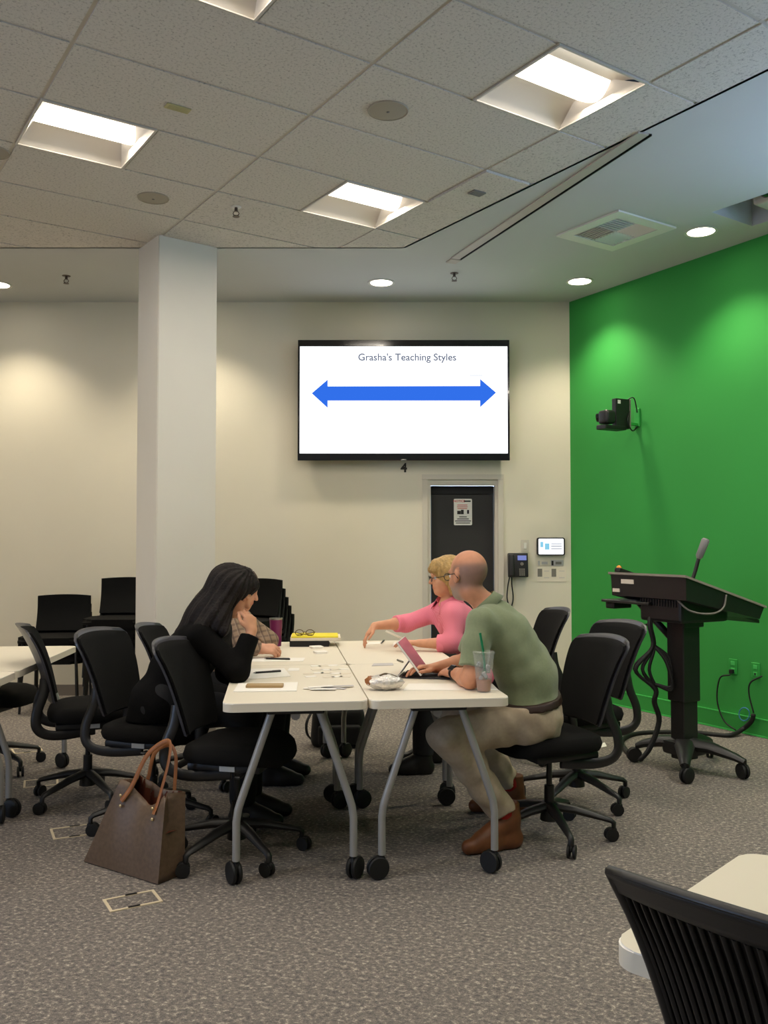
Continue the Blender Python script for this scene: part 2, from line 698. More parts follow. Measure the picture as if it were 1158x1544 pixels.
GM = Matrix.Rotation(YAW, 4, 'Z')
half_lights = set(LIGHTS)
for i in range(-6, 9):
    for j in range(-15, 8):
        spans = []
        if (i, j) in half_lights:
            spans = [(i + .5, .5)]
        elif (i + .5, j) in half_lights:
            spans = [(i, .5)]
        else:
            spans = [(i, 1)]
        for (i0, w) in spans:
            g = .011 / TW
            gj = .011 / TH
            full = [gpt(i0, j), gpt(i0 + w, j), gpt(i0 + w, j + 1), gpt(i0, j + 1)]
            poly = in_field(full)
            if len(poly) < 3 or poly_area(poly) < .012:
                continue
            mid = Vector((sum(p[0] for p in poly) / len(poly), sum(p[1] for p in poly) / len(poly)))
            if abs(poly_area(poly) - w * TW * TH) < 1e-4:
                o = link('tile', tile_mesh(w), ceiling, Matrix.Translation((*full[0], CZ - .001)) @ GM)
            else:
                ins = in_field([gpt(i0 + g, j + gj), gpt(i0 + w - g, j + gj), gpt(i0 + w - g, j + 1 - gj), gpt(i0 + g, j + 1 - gj)])
                if len(ins) < 3:
                    continue
                b_ = nb()
                drop = .0
                if (i0, j) == (2, 1):
                    drop = .010
                    ins = clip_poly(ins, (E0.x - EN[0] * .022, E0.y - EN[1] * .022), EN)
                prism(b_, ins, CZ - .001 - drop, CZ + .017 - drop)
                o = obj('tile', b_, 'tileface', ceiling)


# grid bars: long runners, then cross bars
def clip_seg(p, q):
    for (c, n) in (((0, E0.y), (0, 1)), ((E0.x, E0.y), EN), ((XL, 0), (-1, 0)), ((0, YR), (0, -1))):
        da = (p[0] - c[0]) * n[0] + (p[1] - c[1]) * n[1]
        db = (q[0] - c[0]) * n[0] + (q[1] - c[1]) * n[1]
        if da > 0 and db > 0:
            return None
        if da * db < 0:
            t = da / (da - db)
            m = (p[0] + (q[0] - p[0]) * t, p[1] + (q[1] - p[1]) * t)
            if da > 0:
                p = m
            else:
                q = m
    return Vector(p), Vector(q)


def grid_bar(p, q, name, lift=0.):
    s = clip_seg(p, q)
    if s is None or (s[1] - s[0]).length < .05:
        return
    d = s[1] - s[0]
    b_ = nb()
    tbox(b_, Matrix.Translation((*((s[0] + s[1]) / 2), CZ + .012 + lift)) @ Matrix.Rotation(math.atan2(d.y, d.x), 4, 'Z'), (d.length, .030, .015))
    obj(name, b_, 'grid', ceiling)


for i in range(-6, 9):
    grid_bar(gpt(i, -16), gpt(i, 8), 'grid_runner')
for j in range(-15, 8):
    grid_bar(gpt(-7, j), gpt(9, j), 'grid_cross_bar', .0012)
for (li, lj) in LIGHTS:
    k = li + .5 if li == int(li) else li
    grid_bar(gpt(k, lj), gpt(k, lj + 1), 'grid_cross_bar', .0006)

# column
bm = nb()
prism(bm, [tuple(p) for p in COLUMN], 0, CZ + .01)
bmesh.ops.bevel(bm, geom=[e for e in bm.edges if abs((e.verts[0].co - e.verts[1].co).z) > 1], offset=.006, segments=2, affect='EDGES')
co = struct('column', bm, 'column')
bm = nb()
cc = sum(COLUMN, Vector((0, 0))) / 4
prism(bm, [tuple(cc + (p - cc) * 1.03) for p in COLUMN], 0, .1)
obj('column_base_trim', bm, 'base', co)


# ------------------------------------------------------------------ ceiling lights
def make_troffer():
    t = thing('ceiling_light', 'x', 'ceiling light')
    W = TH
    f_ = .012
    b_ = nb()
    for s in (0, 1):
        tbox(b_, (W / 2, f_ / 2 + s * (W - f_), .004), (W, f_, .016))
        tbox(b_, (f_ / 2 + s * (W - f_), W / 2, .004), (f_, W - 2 * f_, .016))
    obj('frame', b_, 'trofwhite', t)
    # curved reflectors, one on each long side of the lens
    for s in (0, 1):
        b_ = nb()
        prof = []
        for k in range(9):
            a = k / 8
            y = f_ + a * .175
            z = .002 + .075 * math.sin(a * PI / 2) ** .8
            prof.append((y if s == 0 else W - y, z))
        va = [[b_.verts.new((x, y, z)) for y, z in prof] for x in (f_, W - f_)]
        for k in range(8):
            b_.faces.new((va[0][k], va[0][k + 1], va[1][k + 1], va[1][k]))
        obj('reflector', b_, 'trofwhite', t, 180)
    # slanted end plates
    for s in (0, 1):
        b_ = nb()
        x0, x1 = (f_, f_ + .05) if s == 0 else (W - f_, W - f_ - .05)
        q = [(x0, f_, .002), (x0, W - f_, .002), (x1, W - f_ - .16, .078), (x1, f_ + .16, .078)]
        b_.faces.new([b_.verts.new(p) for p in q])
        obj('end_plate', b_, 'trofwhite', t)
    # glowing lens basket
    b_ = nb()
    n = 8
    va = []
    for x in (f_ + .012, W - f_ - .012):
        va.append([b_.verts.new((x, .187 + k / n * (W - .374), .078 - .048 * math.sin(PI * k / n))) for k in range(n + 1)])
    for k in range(n):
        b_.faces.new((va[0][k], va[0][k + 1], va[1][k + 1], va[1][k]))
    for v_ in va:
        b_.faces.new(v_)
    obj('lens', b_, 'lens', t, 60)
    # the lamp itself: a one-sided panel lying on the lens, shining down
    ld = bpy.data.lights.new('troffer_lamp', 'AREA')
    ld.shape = 'RECTANGLE'
    ld.size, ld.size_y = W - .034, .20
    ld.color = LAMP_COL
    ld.energy = TROFFER * PI * ld.size * ld.size_y
    lo = bpy.data.objects.new('troffer_lamp', ld)
    COL.objects.link(lo)
    lo.parent = t
    lo.location = (W / 2, W / 2, .026)
    b_ = nb()
    tbox(b_, (W / 2, W / 2, .095), (W - .01, W - .01, .03))
    obj('housing', b_, 'trofwhite', t)
    return t


TL = {(0, 2): 'square recessed ceiling light with glowing strip beside the tall white column',
      (1.5, 2): 'square recessed ceiling light with glowing strip next to a ceiling sprinkler',
      (1.5, -1): 'square recessed ceiling light with glowing strip beside the edge of the tiled ceiling',
      (0, -1): 'square recessed ceiling light with glowing strip one tile row before the round speakers'}
proto = make_troffer()
for n_, (li, lj) in enumerate(LIGHTS):
    o = proto if n_ == 0 else copy_tree(proto)
    p = gpt(li, lj)
    o.location = (p[0], p[1], CZ - .003)
    o.rotation_euler = (0, 0, YAW)
    o['group'] = 'recessed ceiling lights'
    o['label'] = TL.get((li, lj), 'square recessed ceiling light in the tiles behind the seating area')


def downlight(u, v, label, p=None, watts=DOWN_W):
    p = p or on_z(u, v, CZ)
    t = thing('downlight', label, 'downlight', (p.x, p.y, CZ), 0, 'round recessed downlights')
    b_ = nb()
    lathe(b_, [(.115, .0), (.118, -.006), (.108, -.009), (.096, -.006), (.094, .0)], 32)
    obj('trim_ring', b_, 'white', t, 40)
    b_ = nb()
    lathe(b_, [(.0, -.003), (.094, -.003)], 32)
    obj('lens', b_, 'downlens', t)
    ld = bpy.data.lights.new('downlight_lamp', 'SPOT')
    ld.energy = watts * 4
    ld.color = (1.0, .88, .68)
    ld.spot_size = R(112)
    ld.spot_blend = .75
    ld.shadow_soft_size = .08
    lo = bpy.data.objects.new('downlight_lamp', ld)
    COL.objects.link(lo)
    lo.parent = t
    lo.location = (0, 0, -.02)
    return t


downlight(575, 426, 'round recessed downlight above the wall-mounted screen')
downlight(874, 424, 'round recessed downlight at the corner of white and green walls')
downlight(1057, 349, 'round recessed downlight beside the projector recess at the green wall')
downlight(-3, 429, 'round recessed downlight above the stacked chairs at the white wall')
p = on_z(874, 424, CZ)
q = on_z(1057, 349, CZ)
d_ = q - p
for k in (2, 3):
    downlight(0, 0, 'round recessed downlight further along the green wall', p + d_ * k)
downlight(287, 428, 'round recessed downlight hidden behind the white column')
downlight(-293, 431, 'round recessed downlight further along the white wall')


# ------------------------------------------------------------------ other ceiling fittings
def ceiling_speaker(u, v, r, label):
    p = on_z(u, v, CZ)
    t = thing('ceiling_speaker', label, 'speaker', (p.x, p.y, CZ - .001), 0, 'round ceiling speakers')
    b_ = nb()
    lathe(b_, [(0, -.010), (r * .6, -.009), (r * .93, -.005)], 32)
    obj('grille', b_, 'speaker', t, 60)
    b_ = nb()
    lathe(b_, [(r * .93, -.006), (r, -.007), (r * 1.03, 0)], 32)
    obj('rim', b_, 'speaker', t, 60)
    b_ = nb()
    lathe(b_, [(0, -.013), (.008, -.012), (.009, -.009)], 10)
    obj('screw', b_, 'greyvent', t)


ceiling_speaker(585, 166, .105, 'round beige ceiling speaker between two lit ceiling panels')
ceiling_speaker(231, 298, .10, 'round beige ceiling speaker near the top of the column')
ceiling_speaker(-13, 228, .10, 'round beige ceiling speaker just beyond the lit panel beside the column')


def sprinkler(u, v, label, z=0):
    p = on_z(u, v, CZ)
    t = thing('sprinkler', label, 'sprinkler', (p.x, p.y, CZ - z), 0, 'ceiling sprinklers')
    b_ = nb()
    lathe(b_, [(0, -.004), (.032, -.004), (.036, 0)], 16)
    obj('escutcheon', b_, 'white' if z else 'brass', t, 50)
    b_ = nb()
    cone(b_, (0, 0, 0), (0, 0, -.03), .010, .012, 8)
    for s in (-1, 1):
        tube(b_, smooth_path([(s * .010, 0, -.028), (s * .020, 0, -.045), (s * .006, 0, -.062)], 4), .003, 6)
    obj('body', b_, 'brass', t, 50)
    b_ = nb()
    lathe(b_, [(0, -.060), (.022, -.062), (.024, -.066), (0, -.067)], 12)
    obj('deflector', b_, 'brass', t, 50)


sprinkler(356, 312, 'small metal sprinkler head hanging from a ceiling tile', .001)
sprinkler(100, 416, 'small dark sprinkler on the plaster ceiling above the stacked chairs')
sprinkler(685, 412, 'small dark sprinkler on the plaster ceiling near the wall screen')


def ceiling_label(u, v, m, w, h, label, cat='label', drop=.0):
    p = on_z(u, v, CZ)
    b_ = nb()
    tbox(b_, (0, 0, -.004), (w, h, .008), .002, 1)
    for k in range(-2, 3):
        tbox(b_, (0, k * h / 6, -.0085), (w * .8, h * .06, .002))
    o = obj('ceiling_plate', b_, m, None, None, Matrix.Translation((p.x, p.y, CZ - .001 - drop)) @ GM)
    tag(o, label, cat)


ceiling_label(268, 162, 'tape', .13, .055, 'yellowed rectangular plate on a ceiling tile', 'plate')
ceiling_label(719, 288, 'greyvent', .10, .07, 'small grey square plate on the sagging ceiling tile', 'plate', .010)

# air diffuser
vc = [on_z(*p, CZ) for p in ((856.5, 353.6), (933.4, 323.4), (1000.7, 342.6), (922.4, 371.4))]
ctr = sum(vc, Vector()) / 4
vx = ((vc[2] - vc[3]) + (vc[1] - vc[0])) / 2
wv = .60
vm = Matrix.Translation(ctr) @ Matrix.Rotation(math.atan2(vx.y, vx.x), 4, 'Z')
t = thing('ceiling_vent', 'square white air vent with four louvred quarters in the plaster ceiling', 'vent')
t.matrix_world = vm
bm = nb()
for s in (-1, 1):
    tbox(bm, (s * (wv / 2 - .045), 0, -.006), (.09, wv, .012))
    tbox(bm, (0, s * (wv / 2 - .045), -.006), (wv - .18, .09, .012))
obj('frame', bm, 'white', t)
bm = nb()
tbox(bm, (0, 0, .004), (wv - .18, wv - .18, .002))
obj('back_plate', bm, 'dark', t)
for qx in (-1, 1):
    for qy in (-1, 1):
        bm = nb()
        n = 7
        h = (wv - .18) / 2
        for k in range(n):
            c = (k + .5) / n * h
            if qx * qy > 0:
                tbox(bm, Matrix.Translation((qx * h / 2, qy * c, -.004)) @ Matrix.Rotation(R(-42) * qy, 4, 'X'), (h - .01, .018, .002))
            else:
                tbox(bm, Matrix.Translation((qx * c, qy * h / 2, -.004)) @ Matrix.Rotation(R(42) * qx, 4, 'Y'), (.018, h - .01, .002))
        obj('louvre', bm, 'white', t)

# ceiling screen housing
t = thing('screen_housing', 'long beige housing of a roll-down screen with a dark slot in the ceiling', 'screen housing')
t.location = (s0.x, s0.y, CZ)
t.rotation_euler = (0, 0, math.atan2(sd.y, sd.x))
sl = (s1 - s0).length
bm = nb()
tbox(bm, (sl / 2, -.047, -.005), (sl, .075, .010), .003, 1)
obj('cover_strip', bm, 'beige', t)
bm = nb()
tbox(bm, (sl / 2, .006, -.006), (sl, .006, .012))
obj('slot_edge', bm, 'black', t)
bm = nb()
tbox(bm, (-.06, -.03, -.006), (.10, .09, .012), .004, 1)
obj('end_cap', bm, 'beige', t)

# projector in its recess
pc = alc[0] + du * .62 + dv * .5
t = thing('projector', 'light grey projector hanging inside the ceiling recess by the green wall', 'projector', (pc.x, pc.y, CZ), math.atan2(du.y, du.x))
bm = nb()
tbox(bm, (0, 0, .055), (.62, .34, .15), .03, 3)
obj('case', bm, 'beige', t, 40)
bm = nb()
cone(bm, (-.20, -.17, .05), (-.20, -.21, .05), .05, .045, 20)
obj('lens', bm, 'blackgloss', t, 40)
bm = nb()
for k in range(6):
    tbox(bm, (.10 + k * .02, -.171, .06), (.006, .004, .08))
obj('air_grille', bm, 'black', t)
bm = nb()
cone(bm, (0, 0, .12), (0, 0, .35), .03, .03, 12)
tbox(bm, (0, 0, .14), (.2, .2, .02))
obj('mount', bm, 'black', t)

# ------------------------------------------------------------------ things on the back wall
def WP(u, v, off=0.):       # a point on the back wall
    p = on_y(u, v, YB - off)
    return p


FACE = Matrix.Rotation(PI / 2, 4, 'X')           # x right, y up, facing the room (-Y)

# door
t = thing('door_1', 'dark door with a printed notice in a pale frame', 'door', ((DX0 + DX1) / 2, YB, 0))
t['kind'] = 'structure'
dw = DX1 - DX0
jw = .055
bm = nb()
for s in (-1, 1):
    tbox(bm, (s * (dw / 2 - jw / 2 + .002), .05, DZ / 2 - .024), (jw, .10, DZ - .048))
    tbox(bm, (s * (dw / 2 + .0), -.008, (DZ + .006) / 2), (.05, .016, DZ + .006))
tbox(bm, (0, .05, DZ - .024), (dw - .002, .10, .046))
tbox(bm, (0, -.009, DZ + .030), (dw + .056, .018, .046))
obj('door_frame', bm, 'frame', t)
lw = dw - 2 * jw - .002
bm = nb()
tbox(bm, (0, .11, (DZ - .13) / 2), (lw - .01, .045, DZ - .13), .003, 1)
obj('door_leaf', bm, 'door', t)
bm = nb()
tbox(bm, (0, .11, DZ - .086), (lw, .03, .076))  # black strip drawn for the shade above the leaf
tbox(bm, (0, .14, DZ / 2 - .02), (lw + .02, .02, DZ - .06))
obj('door_shade_and_back', bm, 'blackrub', t)
bm = nb()
cone(bm, (lw / 2 - .06, .09, .95), (lw / 2 - .06, .03, .95), .012, .012, 10)
tbox(bm, (lw / 2 - .10, .035, .95), (.11, .016, .02), .006)
obj('door_handle', bm, 'steel', t, 40)
# notice on the door
pc = on_y(698, 772, YB + .085)
t = thing('door_notice', 'white printed notice with red and black lines on the dark door', 'sign', (pc.x, YB + .085, pc.z))
sw, sh = .172, .25
bm = nb()
prism(bm, rrect(sw, sh, .012), 0, .003, FACE)
obj('board', bm, 'paper', t)


def bar(parent, name, x, z, w, h, m, y=-.0042):
    b_ = nb()
    tbox(b_, (x, y, z), (w, .0016, h))
    obj(name, b_, m, parent)


text_mesh('heading_red', 'NOTICE', .030, 'flatred', t, Matrix.Translation((-.036, -.0042, .102)) @ FACE, bold=.0006)
bar(t, 'heading_black', .042, .102, .062, .014, 'flatblack')
for k, w_ in enumerate((.095, .10, .092)):
    bar(t, 'red_line', -.006, .066 - k * .017, w_, .006, 'flatred')
bar(t, 'picture', -.037, -.005, .034, .032, 'flatblack')
bar(t, 'picture', -.006, .0, .026, .042, 'flatblack')
bar(t, 'picture', .048, .001, .019, .036, 'flatblack')
for k, (w_, x_) in enumerate(((.072, 0), (.11, 0), (.152, .0), (.135, .0))):
    bar(t, 'text_line', x_, -.046 - k * .0195, w_, .0075, 'flatblack')

# television
p0, p1 = on_y(449.5, 513, YB - .12), on_y(768.5, 694.5, YB - .12)
tw, th = p1.x - p0.x, p0.z - p1.z
tc_ = (p0 + p1) / 2
t = thing('television', 'large wall-mounted flat screen showing a blue double arrow slide', 'television', (tc_.x, YB - .12, tc_.z))
bm = nb()
tbox(bm, (0, .030, 0), (tw - .01, .055, th - .01), .008, 2)
obj('back_housing', bm, 'black', t)
bz_t, bz_b, bz_s = .060, .066, .018
bm = nb()
tbox(bm, (0, -.004, th / 2 - bz_t / 2), (tw, .022, bz_t), .004, 2)
tbox(bm, (0, -.004, -th / 2 + bz_b / 2), (tw, .022, bz_b), .004, 2)
for s in (-1, 1):
    tbox(bm, (s * (tw / 2 - bz_s / 2), -.004, (bz_b - bz_t) / 2), (bz_s, .022, th - bz_t - bz_b), .002, 1)
obj('bezel', bm, 'blackgloss', t)
scr_w, scr_h, scr_z = tw - 2 * bz_s, th - bz_t - bz_b, (bz_b - bz_t) / 2
M['scr_white'] = emission('screen_white', (.97, .985, 1.0), 1.25)
M['scr_blue'] = emission('screen_blue', s2l((48, 108, 226)), .80)
M['scr_grey'] = emission('screen_grey', s2l((112, 120, 140)), .7)
M['scr_pale'] = emission('screen_pale', s2l((215, 218, 224)), .8)
M['scr_glow'] = emission('screen_pale_blue', s2l((150, 185, 250)), 1.0)
bm = nb()
tbox(bm, (0, .001, scr_z), (scr_w + .006, .012, scr_h + .006))
scr = obj('screen', bm, 'scr_white', t)


def sxy(u, v, d=-.0065):      # pixel -> local point on the screen face
    p = on_y(u, v, YB - .127)
    return Vector((p.x - tc_.x, d, p.z - tc_.z))


pts = [(470, 593), (494, 572.5), (494, 582.5), (724, 582), (724, 571.5), (748, 592), (724, 614), (724, 604), (494, 604), (494, 615)]
poly = [(sxy(*p).x, sxy(*p).z) for p in reversed(pts)]
bm = nb()
prism(bm, poly, .0055, .0065, FACE)
obj('slide_arrow', bm, 'scr_blue', scr)
q = sxy(614, 539)
text_mesh('slide_title', "Grasha's Teaching Styles", .092, 'scr_grey', scr, Matrix.Translation((q.x, -.0062, q.z)) @ FACE, bold=.0016)
for (u, v, w_, h_) in ((493, 566, .03, .008), (603, 566, .15, .008), (668, 566, .03, .006), (718, 566, .12, .010), (597, 558, .06, .006), (723, 623, .24, .008), (690, 665, .13, .008)):
    q = sxy(u, v)
    bar(scr, 'slide_text', q.x, q.z, w_, h_, 'scr_pale', -.0058)
bm = nb()
tbox(bm, (0, .085, 0), (.7, .07, .4))
obj('wall_mount', bm, 'black', t)
bm = nb()
tbox(bm, (0, -.012, -th / 2 + .006), (.05, .012, .012), .002, 1)
obj('indicator', bm, 'steel', t)

q = WP(609, 706)
n4 = text_mesh('wall_number', '4', .115, 'flatblack', None, Matrix.Translation((q.x, YB - .003, q.z)) @ FACE, depth=.0015, bold=.004)
tag(n4, 'black number 4 on the white wall under the screen', 'number')

# phone, switch, touch panel, paper notes
def wall_mat(u, v, off=0.):
    p = WP(u, v)
    return Matrix.Translation((p.x, YB - off, p.z))


PW = 8.27 / FPX
t = thing('wall_phone', 'black desk phone mounted on the white wall beside the door', 'phone')
t.matrix_world = wall_mat(780, 852)
bm = nb()
tbox(bm, Matrix.Translation((0, -.035, 0)) @ Matrix.Rotation(R(-8), 4, 'X'), (30 * PW, .045, 36 * PW), .008, 2)
obj('body', bm, 'black', t, 40)
bm = nb()
tbox(bm, Matrix.Translation((-10 * PW, -.070, 0)) @ Matrix.Rotation(R(-8), 4, 'X'), (7.5 * PW, .03, 33 * PW), .012, 3)
obj('handset', bm, 'charcoal', t, 40)
M['lcd'] = emission('phone_lcd', s2l((120, 130, 190)), .8)
bm = nb()
tbox(bm, Matrix.Translation((5.5 * PW, -.066, 11 * PW)) @ Matrix.Rotation(R(-8), 4, 'X'), (13 * PW, .006, 7 * PW))
obj('display', bm, 'lcd', t)
for r_ in range(4):
    for c_ in range(3):
        bm = nb()
        tbox(bm, Matrix.Translation(((2.5 + c_ * 3) * PW, -.059 + (-7 - r_ * 3) * PW * .14 + .004, (-6 - r_ * 2.8) * PW)) @ Matrix.Rotation(R(-8), 4, 'X'), (2.2 * PW, .008, 1.9 * PW))
        obj('key', bm, 'greyvent', t)
bm = nb()
cone(bm, (5.5 * PW, -.055, 2 * PW), (5.5 * PW, -.066, 2 * PW), 2.6 * PW, 2.4 * PW, 14)
obj('navigation_pad', bm, 'greyvent', t, 40)
bm = nb()
tube(bm, smooth_path([(-13 * PW, -.05, -18 * PW), (-15 * PW, -.03, -32 * PW), (-16 * PW, -.02, -50 * PW), (-11 * PW, -.02, -64 * PW), (-7 * PW, -.02, -50 * PW), (-9 * PW, -.03, -30 * PW), (-9.5 * PW, -.04, -18 * PW)], 5), .006, 6)
obj('cord', bm, 'black', t)

t = thing('light_switch', 'beige switch plate above the wall phone', 'switch')
t.matrix_world = wall_mat(791.5, 823)
bm = nb()
prism(bm, rrect(12 * PW, 18 * PW, .006), 0, .006, FACE)
obj('plate', bm, 'frame', t)
bm = nb()
tbox(bm, (0, -.008, 0), (4 * PW, .006, 9 * PW), .001, 1)
obj('rocker', bm, 'white', t)

t = thing('touch_panel', 'small lit touch panel in a black frame near the green wall', 'touch panel')
t.matrix_world = wall_mat(830, 824)
bm = nb()
prism(bm, rrect(42 * PW, 27 * PW, .02), 0, .03, FACE)
obj('frame', bm, 'black', t)
bm = nb()
prism(bm, rrect(37.5 * PW, 23.5 * PW, .01), .030, .032, FACE)
obj('screen', bm, 'scr_white', t)
M['scr_cyan'] = emission('screen_teal', s2l((120, 180, 205)), 1.0)
bar(t, 'panel_icon', -14 * PW, 3 * PW, 4.5 * PW, 8 * PW, 'scr_cyan', -.0328)
bar(t, 'panel_icon', -6 * PW, 0, 7 * PW, 9.5 * PW, 'scr_cyan', -.0328)
for k in range(3):
    bar(t, 'panel_text', 8 * PW, (4 - k * 3.6) * PW, 16 * PW, 1.2 * PW, 'scr_grey', -.0328)

for (u, v, w_, h_, m, lab) in ((819, 849, 19, 10, 'paper2', 'blank pale note under the touch panel'),
                               (840, 849, 20, 10, 'paperg', 'grey strip note with dark print under the touch panel'),
                               (820, 865, 22, 25, 'paper2', 'pale note with one dark picture at its left'),
                               (842, 865, 24, 25, 'paper2', 'pale note with a dark picture beside the green wall')):
    t = thing('wall_note', lab, 'note', (0, 0, 0), 0, 'paper notes under the touch panel')
    t.matrix_world = wall_mat(u, v)
    bm = nb()
    tbox(bm, (0, -.002, 0), ((w_ - 1) * PW, .003, (h_ - 1) * PW))
    obj('sheet', bm, m, t)
    if h_ > 12:
        bar(t, 'print', -(w_ / 2 - 5) * PW, 1.5 * PW, 7 * PW, 12 * PW, 'greyvent', -.004)
        bar(t, 'print', (w_ / 2 - 7) * PW, 4 * PW, 8 * PW, .8 * PW, 'paperg', -.004)
        bar(t, 'print', (w_ / 2 - 7) * PW, -6 * PW, 8 * PW, .8 * PW, 'paperg', -.004)
    else:
        bar(t, 'print', -(w_ / 2 - 3) * PW, 0, 3 * PW, 7 * PW, 'flatblack' if m == 'paperg' else 'paperg', -.004)
        bar(t, 'print', 2 * PW, 0, 9 * PW, 4 * PW, 'greyvent' if m == 'paperg' else 'paperg', -.004)

# ------------------------------------------------------------------ things on the green wall
GM_ = Matrix.Rotation(math.atan2(GD.y, GD.x), 4, 'Z')      # local x along the wall; room side is local -y ... checked below


def GP(u, v):
    return on_plane(u, v, CORN, GN)


def gmat(u, v):
    p = GP(u, v)
    x = GD
    z = Vector((0, 0, 1))
    y = -GN
    m = Matrix((x, y, z)).transposed().to_4x4()
    m.translation = p
    return m


t = thing('wall_camera', 'black pan-tilt camera with a control box on a bracket on the green wall', 'camera')
t.matrix_world = gmat(962, 630)
gs = .0052          # metres per pixel there
bm = nb()
tbox(bm, (0, -.01, 0), (.06, .02, .16), .004, 1)
tbox(bm, (0, -.13, -.06), (.035, .24, .02))
obj('bracket', bm, 'greenp', t)
bm = nb()
tbox(bm, (0, -.20, .02), (.05, .16, .25), .008, 2)
box_ = obj('control_box', bm, 'charcoal', t)
bm = nb()
tbox(bm, (0, -.116, .02), (.056, .012, .25), .002, 1)
obj('side_rim', bm, 'greyvent', box_)
bm = nb()
tbox(bm, (.027, -.245, .115), (.004, .03, .03))
obj('sticker', bm, 'paper', box_)
bm = nb()
tbox(bm, (-.01, -.30, -.105), (.11, .24, .035), .008, 2)
obj('camera_base', bm, 'black', t)
bm = nb()
tbox(bm, (-.045, -.36, -.095), (.05, .10, .03), .004, 1)
obj('base_panel', bm, 'greyvent', t)
bm = nb()
tbox(bm, (0, -.36, -.02), (.11, .11, .115), .03, 3)
obj('camera_head', bm, 'charcoal', t, 40)
bm = nb()
cone(bm, (-.05, -.37, -.015), (-.085, -.39, -.018), .04, .036, 20)
obj('lens', bm, 'blackgloss', t, 40)
bm = nb()
tube(bm, smooth_path([(.02, -.12, .05), (.04, -.16, -.05), (.03, -.10, -.12), (.01, -.02, -.08)], 5), .006, 6)
tube(bm, smooth_path([(.0, -.15, .13), (.03, -.08, .16), (.02, -.03, .04)], 5), .005, 6)
obj('cable', bm, 'black', t)

for (u, v, lab) in ((1106, 1005, 'green painted wall outlet with a plug in it behind the lectern'),
                    (1140, 1011, 'green painted wall outlet with an empty lower socket behind the lectern')):
    t = thing('wall_outlet', lab, 'outlet')
    t.matrix_world = gmat(u, v)
    bm = nb()
    tbox(bm, (0, -.004, 0), (.075, .008, .115), .003, 1)
    obj('plate', bm, 'greenp', t)
    for s in (-1, 1):
        bm = nb()
        tbox(bm, (0, -.009, s * .025), (.035, .004, .03), .002, 1)
        obj('socket', bm, 'greentrim', t)
    if u > 1120:
        bm = nb()
        tbox(bm, (0, -.0115, -.025), (.014, .002, .014))
        obj('socket_hole', bm, 'black', t)
    else:
        bm = nb()
        tbox(bm, (0, -.022, -.035), (.03, .03, .03), .006, 2)
        obj('plug', bm, 'black', t)


# ------------------------------------------------------------------ tables
TZ = .76
TABW, TABL = .605, 1.115


def caster_mesh():
    b_ = nb()
    for s in (-1, 1):
        lathe(b_, [(0, 0), (.030, 0), (.044, .004), (.048, .012), (.044, .020), (.0, .020)], 20,
              Matrix.Translation((.018, s * .013 - .010, .048)) @ Matrix.Rotation(-PI / 2, 4, 'X'))
    tbox(b_, (.010, 0, .070), (.05, .020, .045), .008, 2)
    cone(b_, (0, 0, .06), (0, 0, .115), .011, .011, 10)
    return mesh_of('caster', b_, 'blackrub', 45)


def brake_mesh():
    b_ = nb()
    tbox(b_, Matrix.Translation((.062, 0, .075)) @ Matrix.Rotation(R(25), 4, 'Y'), (.045, .026, .008), .003, 1)
    return mesh_of('brake_pedal', b_, 'charcoal')


CASTER, BRAKE = caster_mesh(), brake_mesh()


def top_mesh(w, l, r=.045):
    b_ = nb()
    prism(b_, rrect(w, l, r), -.036, 0)
    tops = [f for f in b_.faces if abs(f.normal.z) > .9]
    for f in b_.faces:
        if abs(f.normal.z) < .5:
            f.material_index = 1
    es = [e for e in b_.edges if all(abs(v.co.z) < 1e-5 for v in e.verts)]
    bmesh.ops.bevel(b_, geom=es, offset=.003, segments=2, affect='EDGES')
    return mesh_of('table_top', b_, ['tabletop', 'tableedge'], 35)


def leg_mesh(s, zb=.10):
    b_ = nb()
    pts = [(s * .10, 0, TZ - .045), (s * .222, 0, .36), (s * .238, 0, .31), (s * .245, 0, .26), (s * .245, 0, zb)]
    tube(b_, pts, .0165, 12)
    return mesh_of('leg', b_, 'silver', 50)


LEGM = {-1: leg_mesh(-1), 1: leg_mesh(1)}
TOPM = top_mesh(TABW, TABL)
b_ = nb()
tbox(b_, (0, 0, TZ - .046), (.24, .05, .018), .004, 1)
CROSSM = mesh_of('cross_bar', b_, 'black')
b_ = nb()
tube(b_, [(0, -TABL / 2 + .08, TZ - .07), (0, TABL / 2 - .08, TZ - .07)], .02, 10)
BEAMM = mesh_of('beam', b_, 'silver', 50)


def table(x, y, a, label, group):
    t = thing('folding_table', label, 'table', (x, y, 0), a, group)
    link('table_top', TOPM, t, (0, 0, TZ))
    link('beam', BEAMM, t)
    for e in (-1, 1):
        link('cross_bar', CROSSM, t, (0, e * (TABL / 2 - .06), 0))
        for s in (-1, 1):
            lg = link('leg', LEGM[s], t, (0, e * (TABL / 2 - .06), 0))
            c = link('caster', CASTER, lg, Matrix.Translation((s * .245, 0, 0)) @ Matrix.Rotation(random.uniform(0, 6.28), 4, 'Z'))
            link('brake_pedal', BRAKE, c) if False else None
    return t


TA = R(7.0)
TO = Vector((-.057, 3.70))
TU = Vector((math.cos(TA), math.sin(TA)))
TV = Vector((-math.sin(TA), math.cos(TA)))


def tpt(u, v):
    p = TO + TU * u + TV * v
    return p


for (su, v0, lab) in ((-1, .04, 'white-topped table on casters with a tan phone and black pens on papers'),
                      (1, .04, 'white-topped table on casters carrying the foil wrap and iced coffee cup'),
                      (-1, 1.16, 'white-topped table on casters carrying the purple tumbler and yellow pad'),
                      (1, 1.16, 'white-topped table on casters in front of the person in pink')):
    c = tpt(su * (TABW / 2 + .003), v0 + TABL / 2)
    table(c.x, c.y, TA, lab, 'tables pushed together in the middle')
